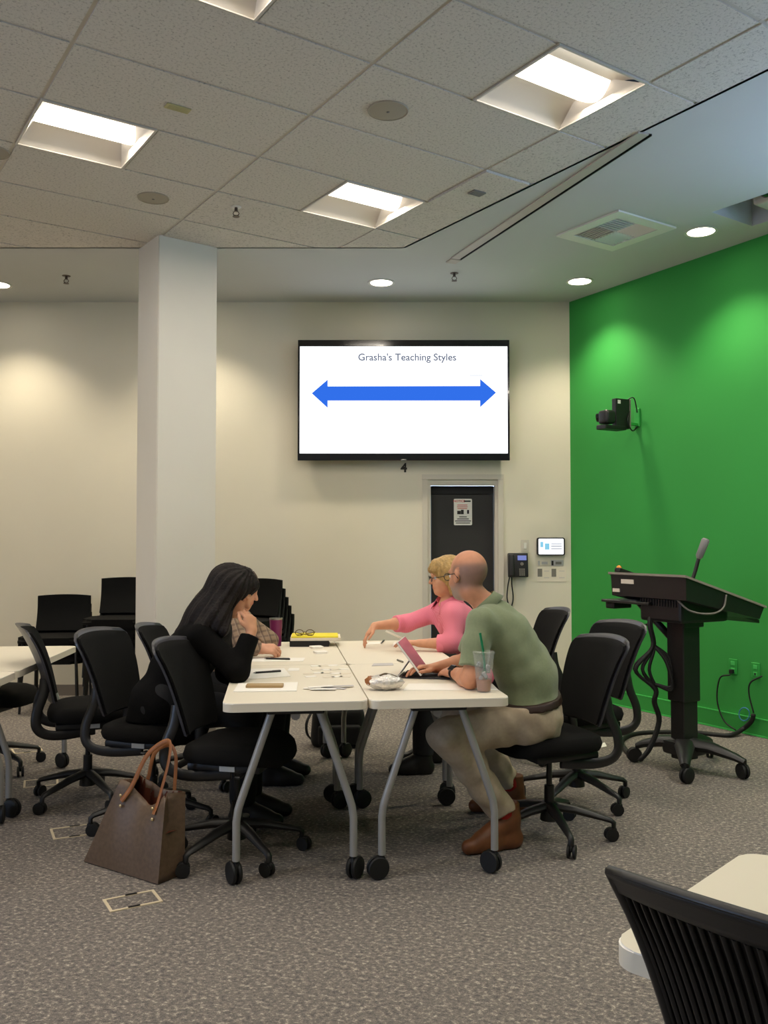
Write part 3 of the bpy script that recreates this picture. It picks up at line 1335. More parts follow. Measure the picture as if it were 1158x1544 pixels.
# two tables cut by the left edge of the picture
LA = R(4.0)
lu, lv = Vector((math.cos(LA), math.sin(LA))), Vector((-math.sin(LA), math.cos(LA)))
lc = Vector((-1.965, 5.70))
c = lc - lu * (TABW / 2) - lv * (TABL / 2)
table(c.x, c.y, LA, 'white-topped table on casters standing before the stacked chairs', 'tables at the side of the room')
c = lc - lu * (TABW / 2) - lv * (TABL * 1.5 + .004)
table(c.x, c.y, LA, 'white-topped table on casters joined to the table before the stacked chairs', 'tables at the side of the room')
c = lc - lu * (TABW * 1.5 + .006) - lv * (TABL / 2)
table(c.x, c.y, LA, 'white-topped table on casters beyond the table before the stacked chairs', 'tables at the side of the room')
# table at the lower right
nu, nv = Vector((.68, .733)).normalized(), Vector((.733, -.68)).normalized()
pc = Vector((.375, 1.50)) + nu * (TABW / 2) + nv * (TABL / 2)
NA = math.atan2(nv.y, nv.x) - PI / 2
table(pc.x, pc.y, NA, 'white-topped table with rounded corners behind the ribbed chair back', 'single table')

# ------------------------------------------------------------------ task chairs
def back_pt(s, t, off=0., wk=1., rnd=.30):
    """point of the backrest surface: s across (-1..1), t up (0..1)"""
    w = (.165 + .072 * t ** .8) * wk
    if t > .86:
        w *= math.sqrt(max(0, 1 - rnd * ((t - .86) / .14) ** 2))
    x = -.195 - .115 * t - .055 * t ** 3 + .055 * s * s * (.5 + .5 * t) - off
    z = .565 + .415 * t - .018 * s * s * t ** 6 + off * .25
    return Vector((x, s * w, z))


def back_sheet(b_, off0, off1, wk, t0, t1, ns=12, nt=14, rnd=.30):
    g0 = [[b_.verts.new(back_pt(-1 + 2 * i / ns, t0 + (t1 - t0) * j / nt, off0, wk, rnd)) for i in range(ns + 1)] for j in range(nt + 1)]
    g1 = [[b_.verts.new(back_pt(-1 + 2 * i / ns, t0 + (t1 - t0) * j / nt, off1, wk, rnd)) for i in range(ns + 1)] for j in range(nt + 1)]
    for j in range(nt):
        for i in range(ns):
            b_.faces.new((g0[j][i], g0[j][i + 1], g0[j + 1][i + 1], g0[j + 1][i]))
            b_.faces.new((g1[j][i], g1[j + 1][i], g1[j + 1][i + 1], g1[j][i + 1]))
        for i in (0, ns):
            b_.faces.new((g0[j][i], g0[j + 1][i], g1[j + 1][i], g1[j][i]))
    for i in range(ns):
        for j in (0, nt):
            b_.faces.new((g0[j][i], g0[j][i + 1], g1[j][i + 1], g1[j][i]))


def seat_mesh():
    b_ = nb()
    n, m = 28, 7
    rings = []
    # super-ellipse cushion
    prof = [(0, .455), (.80, .455), (.97, .468), (1.0, .492), (.96, .518), (.85, .532), (.5, .540), (0, .540)]
    for r, z in prof:
        if r == 0:
            rings.append([b_.verts.new((.02, 0, z))])
            continue
        ring = []
        for k in range(n):
            a = 2 * PI * k / n
            c, s = math.cos(a), math.sin(a)
            q = (abs(c) ** 3.2 + abs(s) ** 3.2) ** (-1 / 3.2)
            x = .02 + .235 * q * c * r
            y = .245 * q * s * r
            zz = z - .03 * max(0, (x - .12) / .13) ** 2 + .012 * (abs(y) / .24) ** 2 * (1 if z > .5 else 0)
            ring.append(b_.verts.new((x, y, zz)))
        rings.append(ring)
    for a, b in zip(rings[:-1], rings[1:]):
        for k in range(n):
            A = [a[k], a[(k + 1) % n]] if len(a) > 1 else [a[0]]
            B = [b[(k + 1) % n], b[k]] if len(b) > 1 else [b[0]]
            b_.faces.new(A + B)
    return mesh_of('seat', b_, 'fabric', 60)


def chair_caster_mesh():
    b_ = nb()
    for s in (-1, 1):
        lathe(b_, [(0, 0), (.022, 0), (.030, .004), (.031, .014), (.0, .017)], 18,
              Matrix.Translation((.012, s * .005 + (0 if s > 0 else 0), .031)) @ Matrix.Rotation(-PI / 2 * s, 4, 'X'))
    tbox(b_, (.006, 0, .047), (.046, .012, .030), .006, 1)
    cone(b_, (0, 0, .04), (0, 0, .085), .009, .009, 8)
    return mesh_of('caster', b_, 'blackrub', 45)


CH = {}


def chair_meshes():
    CH['seat'] = seat_mesh()
    b_ = nb()
    tbox(b_, (0, 0, .437), (.34, .34, .036), .012, 2)
    tbox(b_, (.0, 0, .412), (.22, .16, .03), .008, 1)
    CH['seat_pan'] = mesh_of('seat_pan', b_, 'black', 40)
    b_ = nb()
    back_sheet(b_, -.010, .004, .93, .03, .96)
    CH['backrest'] = mesh_of('backrest', b_, 'meshfab', 50)
    b_ = nb()
    back_sheet(b_, .004, .017, 1.0, 0, 1.0)
    CH['back_shell'] = mesh_of('back_shell', b_, 'shell', 50)
    for s in (-1, 1):
        b_ = nb()
        pts = [(-.225, s * .155, .70), (-.232, s * .170, .62), (-.262, s * .185, .53), (-.262, s * .190, .455), (-.215, s * .185, .412), (-.12, s * .170, .400), (.03, s * .150, .412)]
        tube(b_, smooth_path(pts, 6), .026, 10, flat=.55, up=(0, 1, 0))
        CH['support_%d' % s] = mesh_of('support_arm', b_, 'charcoal', 60)
    b_ = nb()
    cone(b_, (0, 0, .20), (0, 0, .41), .014, .014, 14)
    cone(b_, (0, 0, .10), (0, 0, .25), .026, .024, 16)
    CH['gas_lift'] = mesh_of('gas_lift', b_, 'black', 40)
    b_ = nb()
    cone(b_, (0, 0, .085), (0, 0, .17), .045, .036, 16)
    for k in range(5):
        a = 2 * PI * k / 5
        c, s = math.cos(a), math.sin(a)
        P = [(c * .02, s * .02, .150), (c * .12, s * .12, .138), (c * .24, s * .24, .108), (c * .288, s * .288, .096), (c * .302, s * .302, .085), (c * .302, s * .302, .062)]
        tube(b_, P, .02, 8, radii=[.030, .026, .019, .016, .015, .014], flat=.8)
    CH['base'] = mesh_of('base', b_, 'black', 50)
    CH['caster'] = chair_caster_mesh()
    b_ = nb()
    tbox(b_, (.02, -.172, .437), (.07, .003, .022))
    CH['label_tag'] = mesh_of('label_tag', b_, 'white')
    b_ = nb()
    tube(b_, [(.10, -.10, .415), (.10, -.24, .425)], .006, 8)
    tbox(b_, (.10, -.235, .425), (.03, .05, .012), .004, 1)
    CH['lever'] = mesh_of('lever', b_, 'black')


chair_meshes()


def task_chair(x, y, face, label, group, spin=0., dz=0., ribs=False):
    t = thing('office_chair', label, 'chair', (x, y, 0), face, group)
    up = (0, 0, dz)
    link('seat', CH['seat'], t, up)
    link('seat_pan', CH['seat_pan'], t, up)
    link('backrest', CH['backrest'], t, up)
    if not ribs:
        link('back_shell', CH['back_shell'], t, up)
    link('support_arm', CH['support_-1'], t, up)
    link('support_arm', CH['support_1'], t, up)
    link('gas_lift', CH['gas_lift'], t)
    link('lever', CH['lever'], t, up)
    link('label_tag', CH['label_tag'], t, up)
    b = link('base', CH['base'], t, Matrix.Rotation(spin - face, 4, 'Z'))
    for k in range(5):
        a = 2 * PI * k / 5
        link('caster', CH['caster'], b, Matrix.Translation((.302 * math.cos(a), .302 * math.sin(a), 0)) @ Matrix.Rotation(random.uniform(0, 6.28), 4, 'Z'))
    if ribs:
        # rear of the backrest: rim, top band and upright ribs
        b_ = nb()
        rim = [back_pt(-1, k / 16, .010, 1., .04) for k in range(17)] + [back_pt(-1 + 2 * k / 14, 1, .010, 1., .04) for k in range(1, 15)] + [back_pt(1, 1 - k / 16, .010, 1., .04) for k in range(1, 17)] + [back_pt(1 - 2 * k / 14, 0, .010, 1., .04) for k in range(1, 14)]
        tube(b_, rim + [rim[0]], .009, 8, cap=False)
        link('back_frame', mesh_of('back_frame', b_, 'charcoal', 60), t, up)
        b_ = nb()
        back_sheet(b_, .004, .020, 1.0, .90, 1.0, 14, 4, .04)
        link('top_band', mesh_of('top_band', b_, 'charcoal', 50), t, up)
        b_ = nb()
        back_sheet(b_, .003, .007, .98, .01, .92, 14, 14, .04)
        link('back_panel', mesh_of('back_panel', b_, 'blackrub', 50), t, up)
        n = 30
        for k in range(n):
            s = -1 + 2 * (k + .5) / n
            b_ = nb()
            tube(b_, [back_pt(s, .01 + .89 * j / 12, .010) for j in range(13)], .0042, 6)
            link('rib', mesh_of('rib', b_, 'black', 60), t, up)
    return t


G1 = 'office chairs around the middle tables'
task_chair(-.668, 4.065, R(-12), 'empty black office chair behind the brown tote bag', G1, R(-54))
task_chair(-1.165, 4.50, R(-16), 'black office chair that the person in black sits on', G1, R(210))
task_chair(-1.640, 4.945, R(20), 'empty black office chair turned side-on between the side table and column', G1, R(-120))
task_chair(-1.10, 5.33, R(-4), 'black office chair of the person in the plaid shirt', G1, R(20), -.045)
task_chair(.80, 4.33, R(202), 'black office chair that the person in the green polo shirt sits on', G1, R(-82), -.02)
task_chair(1.06, 4.92, R(205), 'empty black office chair between the lectern and the green polo shirt', G1, R(-56))
task_chair(.86, 5.95, R(192), 'black office chair of the person in the pink shirt', G1, R(10))
task_chair(-2.47, 5.60, R(-10), 'black office chair tucked under the side table before the stacked chairs', 'office chairs at the side tables', R(40), -.03)
task_chair(.695, 1.265, R(45), 'black office chair with a ribbed back at the single table', 'office chair at the single table', R(15), .022, ribs=True)


# ------------------------------------------------------------------ stacked chairs
def stack_meshes():
    d = {}
    b_ = nb()
    # seat faces +x
    prism(b_, rrect(.48, .54, .10), .405, .478)
    bmesh.ops.bevel(b_, geom=[e for e in b_.edges if abs(e.verts[0].co.z - e.verts[1].co.z) < 1e-5], offset=.026, segments=3, affect='EDGES')
    d['seat'] = mesh_of('seat', b_, 'fabric', 50)
    b_ = nb()
    ns, nt = 10, 8

    def bp(s, t, off):
        w = .225
        x = -.215 - .06 * t + .035 * s * s - off - .02 * math.sin(t * PI)
        return Vector((x, s * w, .50 + .31 * t - .010 * s * s * t))
    g = [[[b_.verts.new(bp(-1 + 2 * i / ns, j / nt, o)) for i in range(ns + 1)] for j in range(nt + 1)] for o in (0, .03)]
    for j in range(nt):
        for i in range(ns):
            for q in range(2):
                b_.faces.new((g[q][j][i], g[q][j][i + 1], g[q][j + 1][i + 1], g[q][j + 1][i]))
        for i in (0, ns):
            b_.faces.new((g[0][j][i], g[0][j + 1][i], g[1][j + 1][i], g[1][j][i]))
    for i in range(ns):
        for j in (0, nt):
            b_.faces.new((g[0][j][i], g[0][j][i + 1], g[1][j][i + 1], g[1][j][i]))
    d['backrest'] = mesh_of('backrest', b_, 'meshfab', 50)
    for s in (-1, 1):
        b_ = nb()
        tube(b_, smooth_path([(.20, s * .21, .44), (.225, s * .225, .25), (.235, s * .235, .0)], 4), .011, 8)
        d['fl%d' % s] = mesh_of('leg', b_, 'black', 60)
        b_ = nb()
        tube(b_, smooth_path([(-.255, s * .215, .70), (-.225, s * .22, .50), (-.20, s * .22, .40), (-.235, s * .235, .0)], 4), .011, 8)
        d['rl%d' % s] = mesh_of('leg', b_, 'black', 60)
    b_ = nb()
    for s in (-1, 1):
        tube(b_, [(-.205, s * .215, .425), (.20, s * .215, .425)], .010, 8)
    for x in (-.18, .18):
        tube(b_, [(x, -.215, .425), (x, .215, .425)], .009, 8)
    d['seat_frame'] = mesh_of('seat_frame', b_, 'black', 60)
    return d


SM = stack_meshes()


def stack(x, y, face, n, lean, lab):
    fx, fy = math.cos(face), math.sin(face)
    for k in range(n):
        if k == n - 1:
            w_ = 'topmost'
        elif k == 0:
            w_ = 'lowest'
        else:
            w_ = ['', 'second', 'third', 'fourth'][k] + ' from the floor'
        t = thing('stacking_chair', 'black padded stacking chair, %s of the stack %s' % (w_, lab), 'chair',
                  (x + fx * lean * k, y + fy * lean * k, k * .075), face, 'stacked chairs ' + lab)
        link('seat', SM['seat'], t)
        link('backrest', SM['backrest'], t)
        link('seat_frame', SM['seat_frame'], t)
        for key in ('fl-1', 'fl1', 'rl-1', 'rl1'):
            link('leg', SM[key], t)


stack(-2.80, 7.62, R(-85), 3, .02, 'furthest from the column')
stack(-2.27, 7.70, R(-88), 5, .02, 'beside the column')
stack(-1.10, 7.55, R(-118), 5, .045, 'behind the purple tumbler')

# ------------------------------------------------------------------ lectern
LX, LY = 1.885, 5.60
LAo = math.atan2(.49, .87)
t = thing('lectern', 'black height-adjustable lectern with a sloping top on casters at the green wall', 'lectern', (LX, LY, 0), LAo)
sl_ = R(16)
x0, x1, y0, y1 = -.22, .49, -.22, .41
zt0 = 1.225


def lz(x):
    return zt0 - (x - x0) * math.tan(sl_)


def slab(b_, x0, x1, y0, y1, d0, d1, mi=0):
    """slab following the slope, d0..d1 below the top"""
    q = [(x0, y0), (x1, y0), (x1, y1), (x0, y1)]
    lo = [b_.verts.new((x, y, lz(x) - d1)) for x, y in q]
    hi = [b_.verts.new((x, y, lz(x) - d0)) for x, y in q]
    fs = [b_.faces.new(list(reversed(lo))), b_.faces.new(hi)] + [b_.faces.new((lo[k], lo[(k + 1) % 4], hi[(k + 1) % 4], hi[k])) for k in range(4)]
    for f in fs:
        f.material_index = mi


M['lecttop'] = mat('lectern_laminate', (150, 142, 130), .45)
bm = nb()
slab(bm, x0 - .01, x1 + .01, y0 - .01, y1 + .01, 0, .014)
obj('top_panel', bm, 'lecttop', t)
bm = nb()
# tapered body below the top
lo = [(x0 + .01, y0 + .005, zt0 - .15), (x1 - .04, y0 + .005, lz(x1) - .085), (x1 - .04, y1 - .005, lz(x1) - .085), (x0 + .01, y1 - .005, zt0 - .15)]
hi = [(x0 + .005, y0 + .0, lz(x0) - .014), (x1 - .005, y0, lz(x1) - .014), (x1 - .005, y1, lz(x1) - .014), (x0 + .005, y1, lz(x0) - .014)]
lo = [bm.verts.new(p) for p in lo]
hi = [bm.verts.new(p) for p in hi]
bm.faces.new(list(reversed(lo)))
bm.faces.new(hi)
for k in range(4):
    bm.faces.new((lo[k], lo[(k + 1) % 4], hi[(k + 1) % 4], hi[k]))
body = obj('body', bm, 'charcoal', t)
bm = nb()
tbox(bm, (x0 + .004, .26, zt0 - .055), (.004, .11, .028))
obj('body_label', bm, 'paper2', body)
bm = nb()
tbox(bm, (x0 + .004, .36, zt0 - .115), (.006, .06, .022))
obj('body_label', bm, 'paper2', body)
bm = nb()
tbox(bm, (.04, .03, 1.005), (.42, .34, .16), .02, 2)
eq = obj('equipment_box', bm, 'black', t)
bm = nb()
for k in range(14):
    tbox(bm, (-.172, -.10 + k * .022, 1.05), (.006, .008, .05))
obj('vent_slot', bm, 'blackrub', eq)
bm = nb()
tbox(bm, (.02, .0, .92), (.18, .14, .06), .005, 1)
tbox(bm, (0, 0, .69), (.15, .135, .52), .006, 1)
obj('upper_column', bm, 'charcoal', t)
bm = nb()
tbox(bm, (0, 0, .30), (.125, .11, .46), .005, 1)
obj('lower_column', bm, 'charcoal', t)
ci, si = math.cos(-LAo), math.sin(-LAo)


def lloc(X, Y, z=0.):
    dx, dy = X - LX, Y - LY
    return Vector((dx * ci - dy * si, dx * si + dy * ci, z))


feet = [lloc(1.775, 5.27), lloc(2.165, 5.36), lloc(1.64, 5.79), lloc(2.16, 5.93)]
bm = nb()
for p in feet:
    d_ = p.normalized()
    tube(bm, [(0, 0, .165), d_ * (p.length * .45) + Vector((0, 0, .160)), d_ * (p.length * .85) + Vector((0, 0, .125)), p + Vector((0, 0, .105))], .04, 8, radii=[.07, .055, .036, .028], flat=.7)
tbox(bm, (0, 0, .14), (.2, .2, .09), .03, 2)
bs = obj('base', bm, 'charcoal', t, 50)
for k, p in enumerate(feet):
    link('caster', CASTER, bs, Matrix.Translation((p.x, p.y, 0)) @ Matrix.Rotation(k * 1.3, 4, 'Z'))
bm = nb()
tbox(bm, (-.06, .30, 1.035), (.30, .42, .018), .004, 1)
shelf = obj('side_shelf', bm, 'charcoal', t)
bm = nb()
tbox(bm, (-.10, .46, 1.005), (.16, .08, .045), .008, 2)
obj('shelf_box', bm, 'black', shelf)
bm = nb()
tbox(bm, (-.10, .30, 1.047), (.16, .16, .008))
obj('shelf_tray', bm, 'cup', shelf)
bm = nb()
tube(bm, [(-.03, .34, 1.02), (-.02, .06, .80)], .022, 6)
tube(bm, [(-.05, .22, .90), (-.05, .30, .87)], .008, 6)
obj('shelf_strut', bm, 'black', t)
bm = nb()
g0 = lloc(1.925, 5.58, lz(.03) - .01)
g1 = lloc(1.985, 5.58, 1.335)
g2 = lloc(2.03, 5.58, 1.445)
tube(bm, [g0, (g0 + g1) / 2 + Vector((.004, 0, 0)), g1], .012, 8)
stem = obj('gooseneck', bm, 'charcoal', t, 60)
M['greymic'] = mat('grey_lamp_head', (120, 118, 118), .5)
bm = nb()
tube(bm, [g1 - (g2 - g1) * .15, g1, g1 + (g2 - g1) * .9, g2], .024, 10, radii=[.012, .023, .026, .018])
obj('microphone_head', bm, 'greymic', stem, 60)
bm = nb()
tbox(bm, Matrix.Translation((-.15, .34, lz(-.15) + .018)) @ Matrix.Rotation(sl_, 4, 'Y'), (.16, .05, .03), .008, 2)
rm = obj('control_unit', bm, 'black', t)
M['orange'] = mat('orange_button', (226, 140, 30), .4)
bm = nb()
ball(bm, (-.205, .345, lz(-.2) + .035), .018, 10)
obj('orange_knob', bm, 'orange', rm, 180)
bm = nb()
slab(bm, x1 - .03, x1 + .13, y0 + .14, y1 - .14, .070, .092)
obj('keyboard_tray', bm, 'black', t)
# hanging cables belonging to the lectern
bm = nb()
for k in range(5):
    o_ = Vector((random.uniform(-.012, .012), random.uniform(-.012, .012), 0))
    pts = [(-.13, .14, .99), (-.17, .12, .90), (-.155, .11, .76), (-.19 - .03 * (k % 3), .12 + .02 * k, .62), (-.15, .10, .50), (-.16, .10, .42), (-.13, .09, .30), (-.20, .10, .14), (-.26, .13, .06)]
    tube(bm, [Vector(p) + o_ for p in smooth_path(pts, 5)], .011, 6)
for k in range(3):
    pts = [(-.155, .11, .78), (-.08 - .02 * k, .05, .70), (-.085 - .01 * k, .02, .58 + .02 * k), (-.10, .01, .50 + .01 * k), (-.155, .09, .53)]
    tube(bm, smooth_path(pts, 6), .011, 6)
obj('cable_bundle', bm, 'blackrub', t, 180)
bm = nb()
tube(bm, smooth_path([(-.19, -.12, 1.08), (-.16, -.20, 1.01), (-.02, -.235, .99), (.10, -.225, 1.02), (.13, -.225, 1.10)], 6), .006, 6)
obj('grey_lead', bm, 'greyvent', t, 180)

# cords on the floor and at the wall
def cord(name, pts, r, label, cat='cord', m='blackrub'):
    b_ = nb()
    tube(b_, smooth_path(pts, 7), r, 8)
    o = obj(name, b_, m, None, 180)
    tag(o, label, cat)
    return o


def fz(u, v, z=.012):
    return on_z(u, v, z)


o1 = gmat(1106, 1017) @ Vector((0, -.035, 0))
o2 = gmat(1152, 1019) @ Vector((0, -.02, 0))
cord('floor_cable', [fz(952, 1140, .02), fz(937, 1120, .013), fz(952, 1108, .013), fz(990, 1104, .013), fz(1050, 1105, .013), fz(1098, 1109, .014), gmat(1128, 1098) @ Vector((0, -.06, 0)), gmat(1140, 1086) @ Vector((0, -.05, 0)), gmat(1143, 1076) @ Vector((0, -.05, 0))], .017,
     'thick black cable running from the lectern base to the green wall')
cord('power_cord', [o1, gmat(1092, 1022) @ Vector((0, -.05, 0)), gmat(1088, 1055) @ Vector((0, -.05, 0)), gmat(1098, 1085) @ Vector((0, -.05, 0)), gmat(1116, 1100) @ Vector((0, -.05, 0))], .006,
     'thin black power cord looping from the plugged outlet')
cord('power_cord', [o2, gmat(1140, 1028) @ Vector((0, -.06, 0)), gmat(1136, 1045) @ Vector((0, -.05, 0)), gmat(1143, 1074) @ Vector((0, -.05, 0))], .006,
     'thin black cord curving down to join the thick floor cable')
M['bluecord'] = mat('blue_network_cable', (60, 130, 170), .5)
pb = []
for k in range(30):
    a = k / 30 * 4 * PI
    pb.append(gmat(1126 + 8 * math.cos(a) + k * .15, 1076 + 10 * math.sin(a)) @ Vector((0, -.03 - .001 * k, 0)))
b_ = nb()
tube(b_, pb, .004, 6)
tag(obj('network_cable', b_, 'bluecord', None, 180), 'coiled blue network cable against the green wall', 'cable')


# ------------------------------------------------------------------ floor boxes
def floor_box(c4, label):
    P = [on_z(*p, 0) for p in c4]
    c = sum(P, Vector()) / 4
    x = ((P[1] - P[0]) + (P[2] - P[3])) / 2
    y = ((P[3] - P[0]) + (P[2] - P[1])) / 2
    w_, h_ = x.length, y.length
    t = thing('floor_box', label, 'floor box', (c.x, c.y, 0), math.atan2(x.y, x.x), 'flush floor boxes in the carpet')
    b_ = nb()
    e = .012
    for s in (-1, 1):
        tbox(b_, (0, s * (h_ / 2), .002), (w_ + e, e, .004))
        tbox(b_, (s * (w_ / 2), 0, .002), (e, h_ - e, .004))
    obj('trim', b_, 'tiletan', t)
    for s in (-1, 1):
        b_ = nb()
        tbox(b_, (s * w_ * .05, s * (h_ / 2), .0035), (w_ * .24, e * .9, .006))
        obj('latch', b_, 'black', t)
    b_ = nb()
    tbox(b_, (0, 0, .0008), (w_ - e, h_ - e, .0016))
    obj('lid', b_, 'carpet', t)


floor_box([(171, 1376), (243, 1358), (230, 1345), (154, 1357)], 'tan-edged flush floor box just in front of the tote bag')
floor_box([(84, 1266), (150, 1256), (140, 1243), (75, 1251)], 'tan-edged flush floor box in the carpet beside the tote bag')
floor_box([(40, 1188), (90, 1183), (83, 1174), (34, 1178)], 'tan-edged flush floor box under the side-on office chair')
floor_box([(22, 1137), (64, 1132), (58, 1126), (18, 1130)], 'tan-edged flush floor box beside the chair tucked under the side table')
b_ = nb()
P = [on_z(*p, 0) for p in ((895, 1123), (912, 1120), (915, 1126), (899, 1129))]
prism(b_, [(p.x, p.y) for p in P], .001, .003)
tag(obj('paper_scrap', b_, 'paper', None), 'small white paper scrap on the carpet between chair and lectern', 'paper')

# ------------------------------------------------------------------ tote bag
bl, br_, bk = on_z(126, 1300, 0), on_z(238, 1335, 0), on_z(270, 1324, 0)
bx = (br_ - bl)
bw = bx.length
bc = (bl + br_) / 2
ba = math.atan2(bx.y, bx.x)
t = thing('tote_bag', 'slouching brown tote bag with tan leather handles on the floor', 'bag', (bc.x, bc.y, 0), ba)
bd = .15
NU, NZ = 12, 10
H_ = .36


def bag_pt(u, side, z):
    """u -1..1 along, side -1 front / +1 back, z 0..1"""
    half = bw / 2 * (1 - .40 * z) + .0
    x = u * half + .085 * z
    d = bd * (1 - .25 * z)
    bulge = .012 * math.sin(PI * z) * (1 - u * u)
    cre = .012 * math.sin(u * 5 + z * 3) * z * (1 - u * u)
    y = (bd / 2 + .03 * z) + side * (d / 2 + bulge) + cre - .03 * z * z * (1 - u * u) * side
    dip = (.20 if side < 0 else .02) * max(0, 1 - ((u - .05) / .75) ** 2) * z ** 3
    hz = H_ * z * (1 - dip)
    return Vector((x, y, .004 + hz * (1 - .05 * u)))


bm = nb()
front = [[bm.verts.new(bag_pt(-1 + 2 * i / NU, -1, j / NZ)) for i in range(NU + 1)] for j in range(NZ + 1)]
back = [[bm.verts.new(bag_pt(-1 + 2 * i / NU, 1, j / NZ)) for i in range(NU + 1)] for j in range(NZ + 1)]
for j in range(NZ):
    for i in range(NU):
        bm.faces.new((front[j][i], front[j][i + 1], front[j + 1][i + 1], front[j + 1][i]))
        bm.faces.new((back[j][i], back[j + 1][i], back[j + 1][i + 1], back[j][i + 1]))
# gussets fold inwards
for (i, sg) in ((0, 1), (NU, -1)):
    mid = [bm.verts.new((front[j][i].co + back[j][i].co) / 2 + Vector((sg * .05 * (j / NZ), 0, 0))) for j in range(NZ + 1)]
    for j in range(NZ):
        bm.faces.new((front[j][i], mid[j], mid[j + 1], front[j + 1][i]))
        bm.faces.new((mid[j], back[j][i], back[j + 1][i], mid[j + 1]))
for i in range(NU):
    bm.faces.new((front[0][i], back[0][i], back[0][i + 1], front[0][i + 1]))
body = obj('body', bm, 'bag', t, 50)
sm = body.modifiers.new('thick', 'SOLIDIFY')
sm.thickness = .004
sm.offset = -1
bm = nb()
fr = [[bm.verts.new(bag_pt((-1 + 2 * i / NU) * .93, -.90, .55 + .45 * j / 5)) for i in range(NU + 1)] for j in range(6)]
bk_ = [[bm.verts.new(bag_pt((-1 + 2 * i / NU) * .93, .90, .55 + .45 * j / 5)) for i in range(NU + 1)] for j in range(6)]
for j in range(5):
    for i in range(NU):
        bm.faces.new((fr[j][i], fr[j][i + 1], fr[j + 1][i + 1], fr[j + 1][i]))
        bm.faces.new((bk_[j][i], bk_[j][i + 1], bk_[j + 1][i + 1], bk_[j + 1][i]))
for i in range(NU):
    bm.faces.new((fr[0][i], fr[0][i + 1], bk_[0][i + 1], bk_[0][i]))
obj('lining', bm, 'bagin', t, 60)
for side in (-1, 1):
    a_, b2 = bag_pt(-.62, side, .80), bag_pt(.62, side, .80)
    a1_, b1_ = bag_pt(-.62, side, 1.0), bag_pt(.62, side, 1.0)
    o_ = Vector((0, side * .008, 0))
    top = Vector((.17 if side < 0 else .14, bd / 2 + .04 + (.03 if side > 0 else .0), .565 if side < 0 else .54))
    pts = [a_ + o_, a1_ + o_ + Vector((.01, 0, .0)), (a1_ + top) / 2 + Vector((-.015, 0, .035)), top, (b1_ + top) / 2 + Vector((.03, 0, .05)), b1_ + o_ + Vector((.0, 0, 0)), b2 + o_]
    b_ = nb()
    tube(b_, smooth_path(pts, 7), .011, 8, flat=.35, up=(0, 1, 0))
    hd = obj('handle', b_, 'tan', t, 60)
    for p in (a_, b2):
        for s in (0, 1):
            b_ = nb()
            q = p + Vector((0, side * .014, .025 - s * .045))
            ball(b_, q, (.0075, .004, .0075), 10)
            obj('rivet', b_, 'rivet', hd, 180)


# ------------------------------------------------------------------ things on the tables
TG = 'papers on the middle tables'


def sheet(px, label, name='paper_sheet', m='paper', h=.0012, z=TZ, cat='paper', group=TG, curl=0.):
    P = [on_z(*p, z) for p in px]
    b_ = nb()
    c = sum(P, Vector()) / len(P)
    poly = [(p.x - c.x, p.y - c.y) for p in P]
    ar = sum(poly[i][0] * poly[(i + 1) % len(poly)][1] - poly[(i + 1) % len(poly)][0] * poly[i][1] for i in range(len(poly)))
    if ar < 0:
        poly.reverse()
    prism(b_, poly, 0, h)
    o = obj(name, b_, m, None, None, Matrix.Translation((c.x, c.y, z + .0003)))
    tag(o, label, cat, group)
    return o


def c4(x, y):
    return (330 + x / 5.035, 940 + y / 5.035)


def c5(x, y):
    return (540 + x / 4.632, 930 + y / 4.632)


sheet([c4(110, 522), c4(590, 517), c4(600, 452), c4(150, 460)], 'white sheet of paper under the tan phone', h=.004)
sheet([c4(225, 428), c4(545, 405), c4(495, 345), c4(190, 352)], 'white sheet with a black pen lying before the elbow in black', h=.004)
sheet([c4(222, 292), c4(640, 288), c4(655, 262), c4(250, 262)], 'white sheet with a pen lying by the plaid cuff')


def pen(a, b, z, label, m='black', r=.005):
    A, B = on_z(*a, z), on_z(*b, z)
    t = thing('pen', label, 'pen', ((A.x + B.x) / 2, (A.y + B.y) / 2, z + r), math.atan2((B - A).y, (B - A).x), 'pens on the papers')
    l = (B - A).length
    b_ = nb()
    cone(b_, (-l / 2 + .012, 0, 0), (l / 2, 0, 0), r, r, 10)
    obj('barrel', b_, m, t, 40)
    b_ = nb()
    cone(b_, (-l / 2 + .012, 0, 0), (-l / 2, 0, 0), r, .001, 10)
    obj('tip', b_, 'steel', t, 40)
    b_ = nb()
    tbox(b_, (l / 2 - .025, 0, r), (.04, .003, .003))
    obj('clip', b_, 'steel', t)


pen(c4(260, 382), c4(470, 368), TZ + .0045, 'black pen on the paper before the elbow in black')
pen(c4(345, 272), c4(540, 277), TZ + .002, 'dark pen on the paper by the plaid cuff')
pen(c5(160, 190), c5(180, 170), TZ, 'short dark pen near the reaching hand of the person in pink')
pen(c5(270, 305), c5(312, 322), TZ, 'grey pen behind the tablet', 'greyvent')

# phone
P = [on_z(*c4(*p), TZ + .005) for p in ((200, 497), (485, 495), (490, 462), (222, 463))]
c = sum(P, Vector()) / 4
t = thing('smartphone', 'tan-cased smartphone lying on a white sheet', 'phone', (c.x, c.y, TZ + .0046), R(2))
bm = nb()
prism(bm, rrect((P[1] - P[0]).length, .078, .012), 0, .010)
obj('case', bm, 'gold', t)
bm = nb()
prism(bm, rrect((P[1] - P[0]).length - .014, .066, .008), .010, .0108)
M['phonebk'] = mat('phone_back', (178, 150, 106), .35)
obj('back_cover', bm, 'phonebk', t)

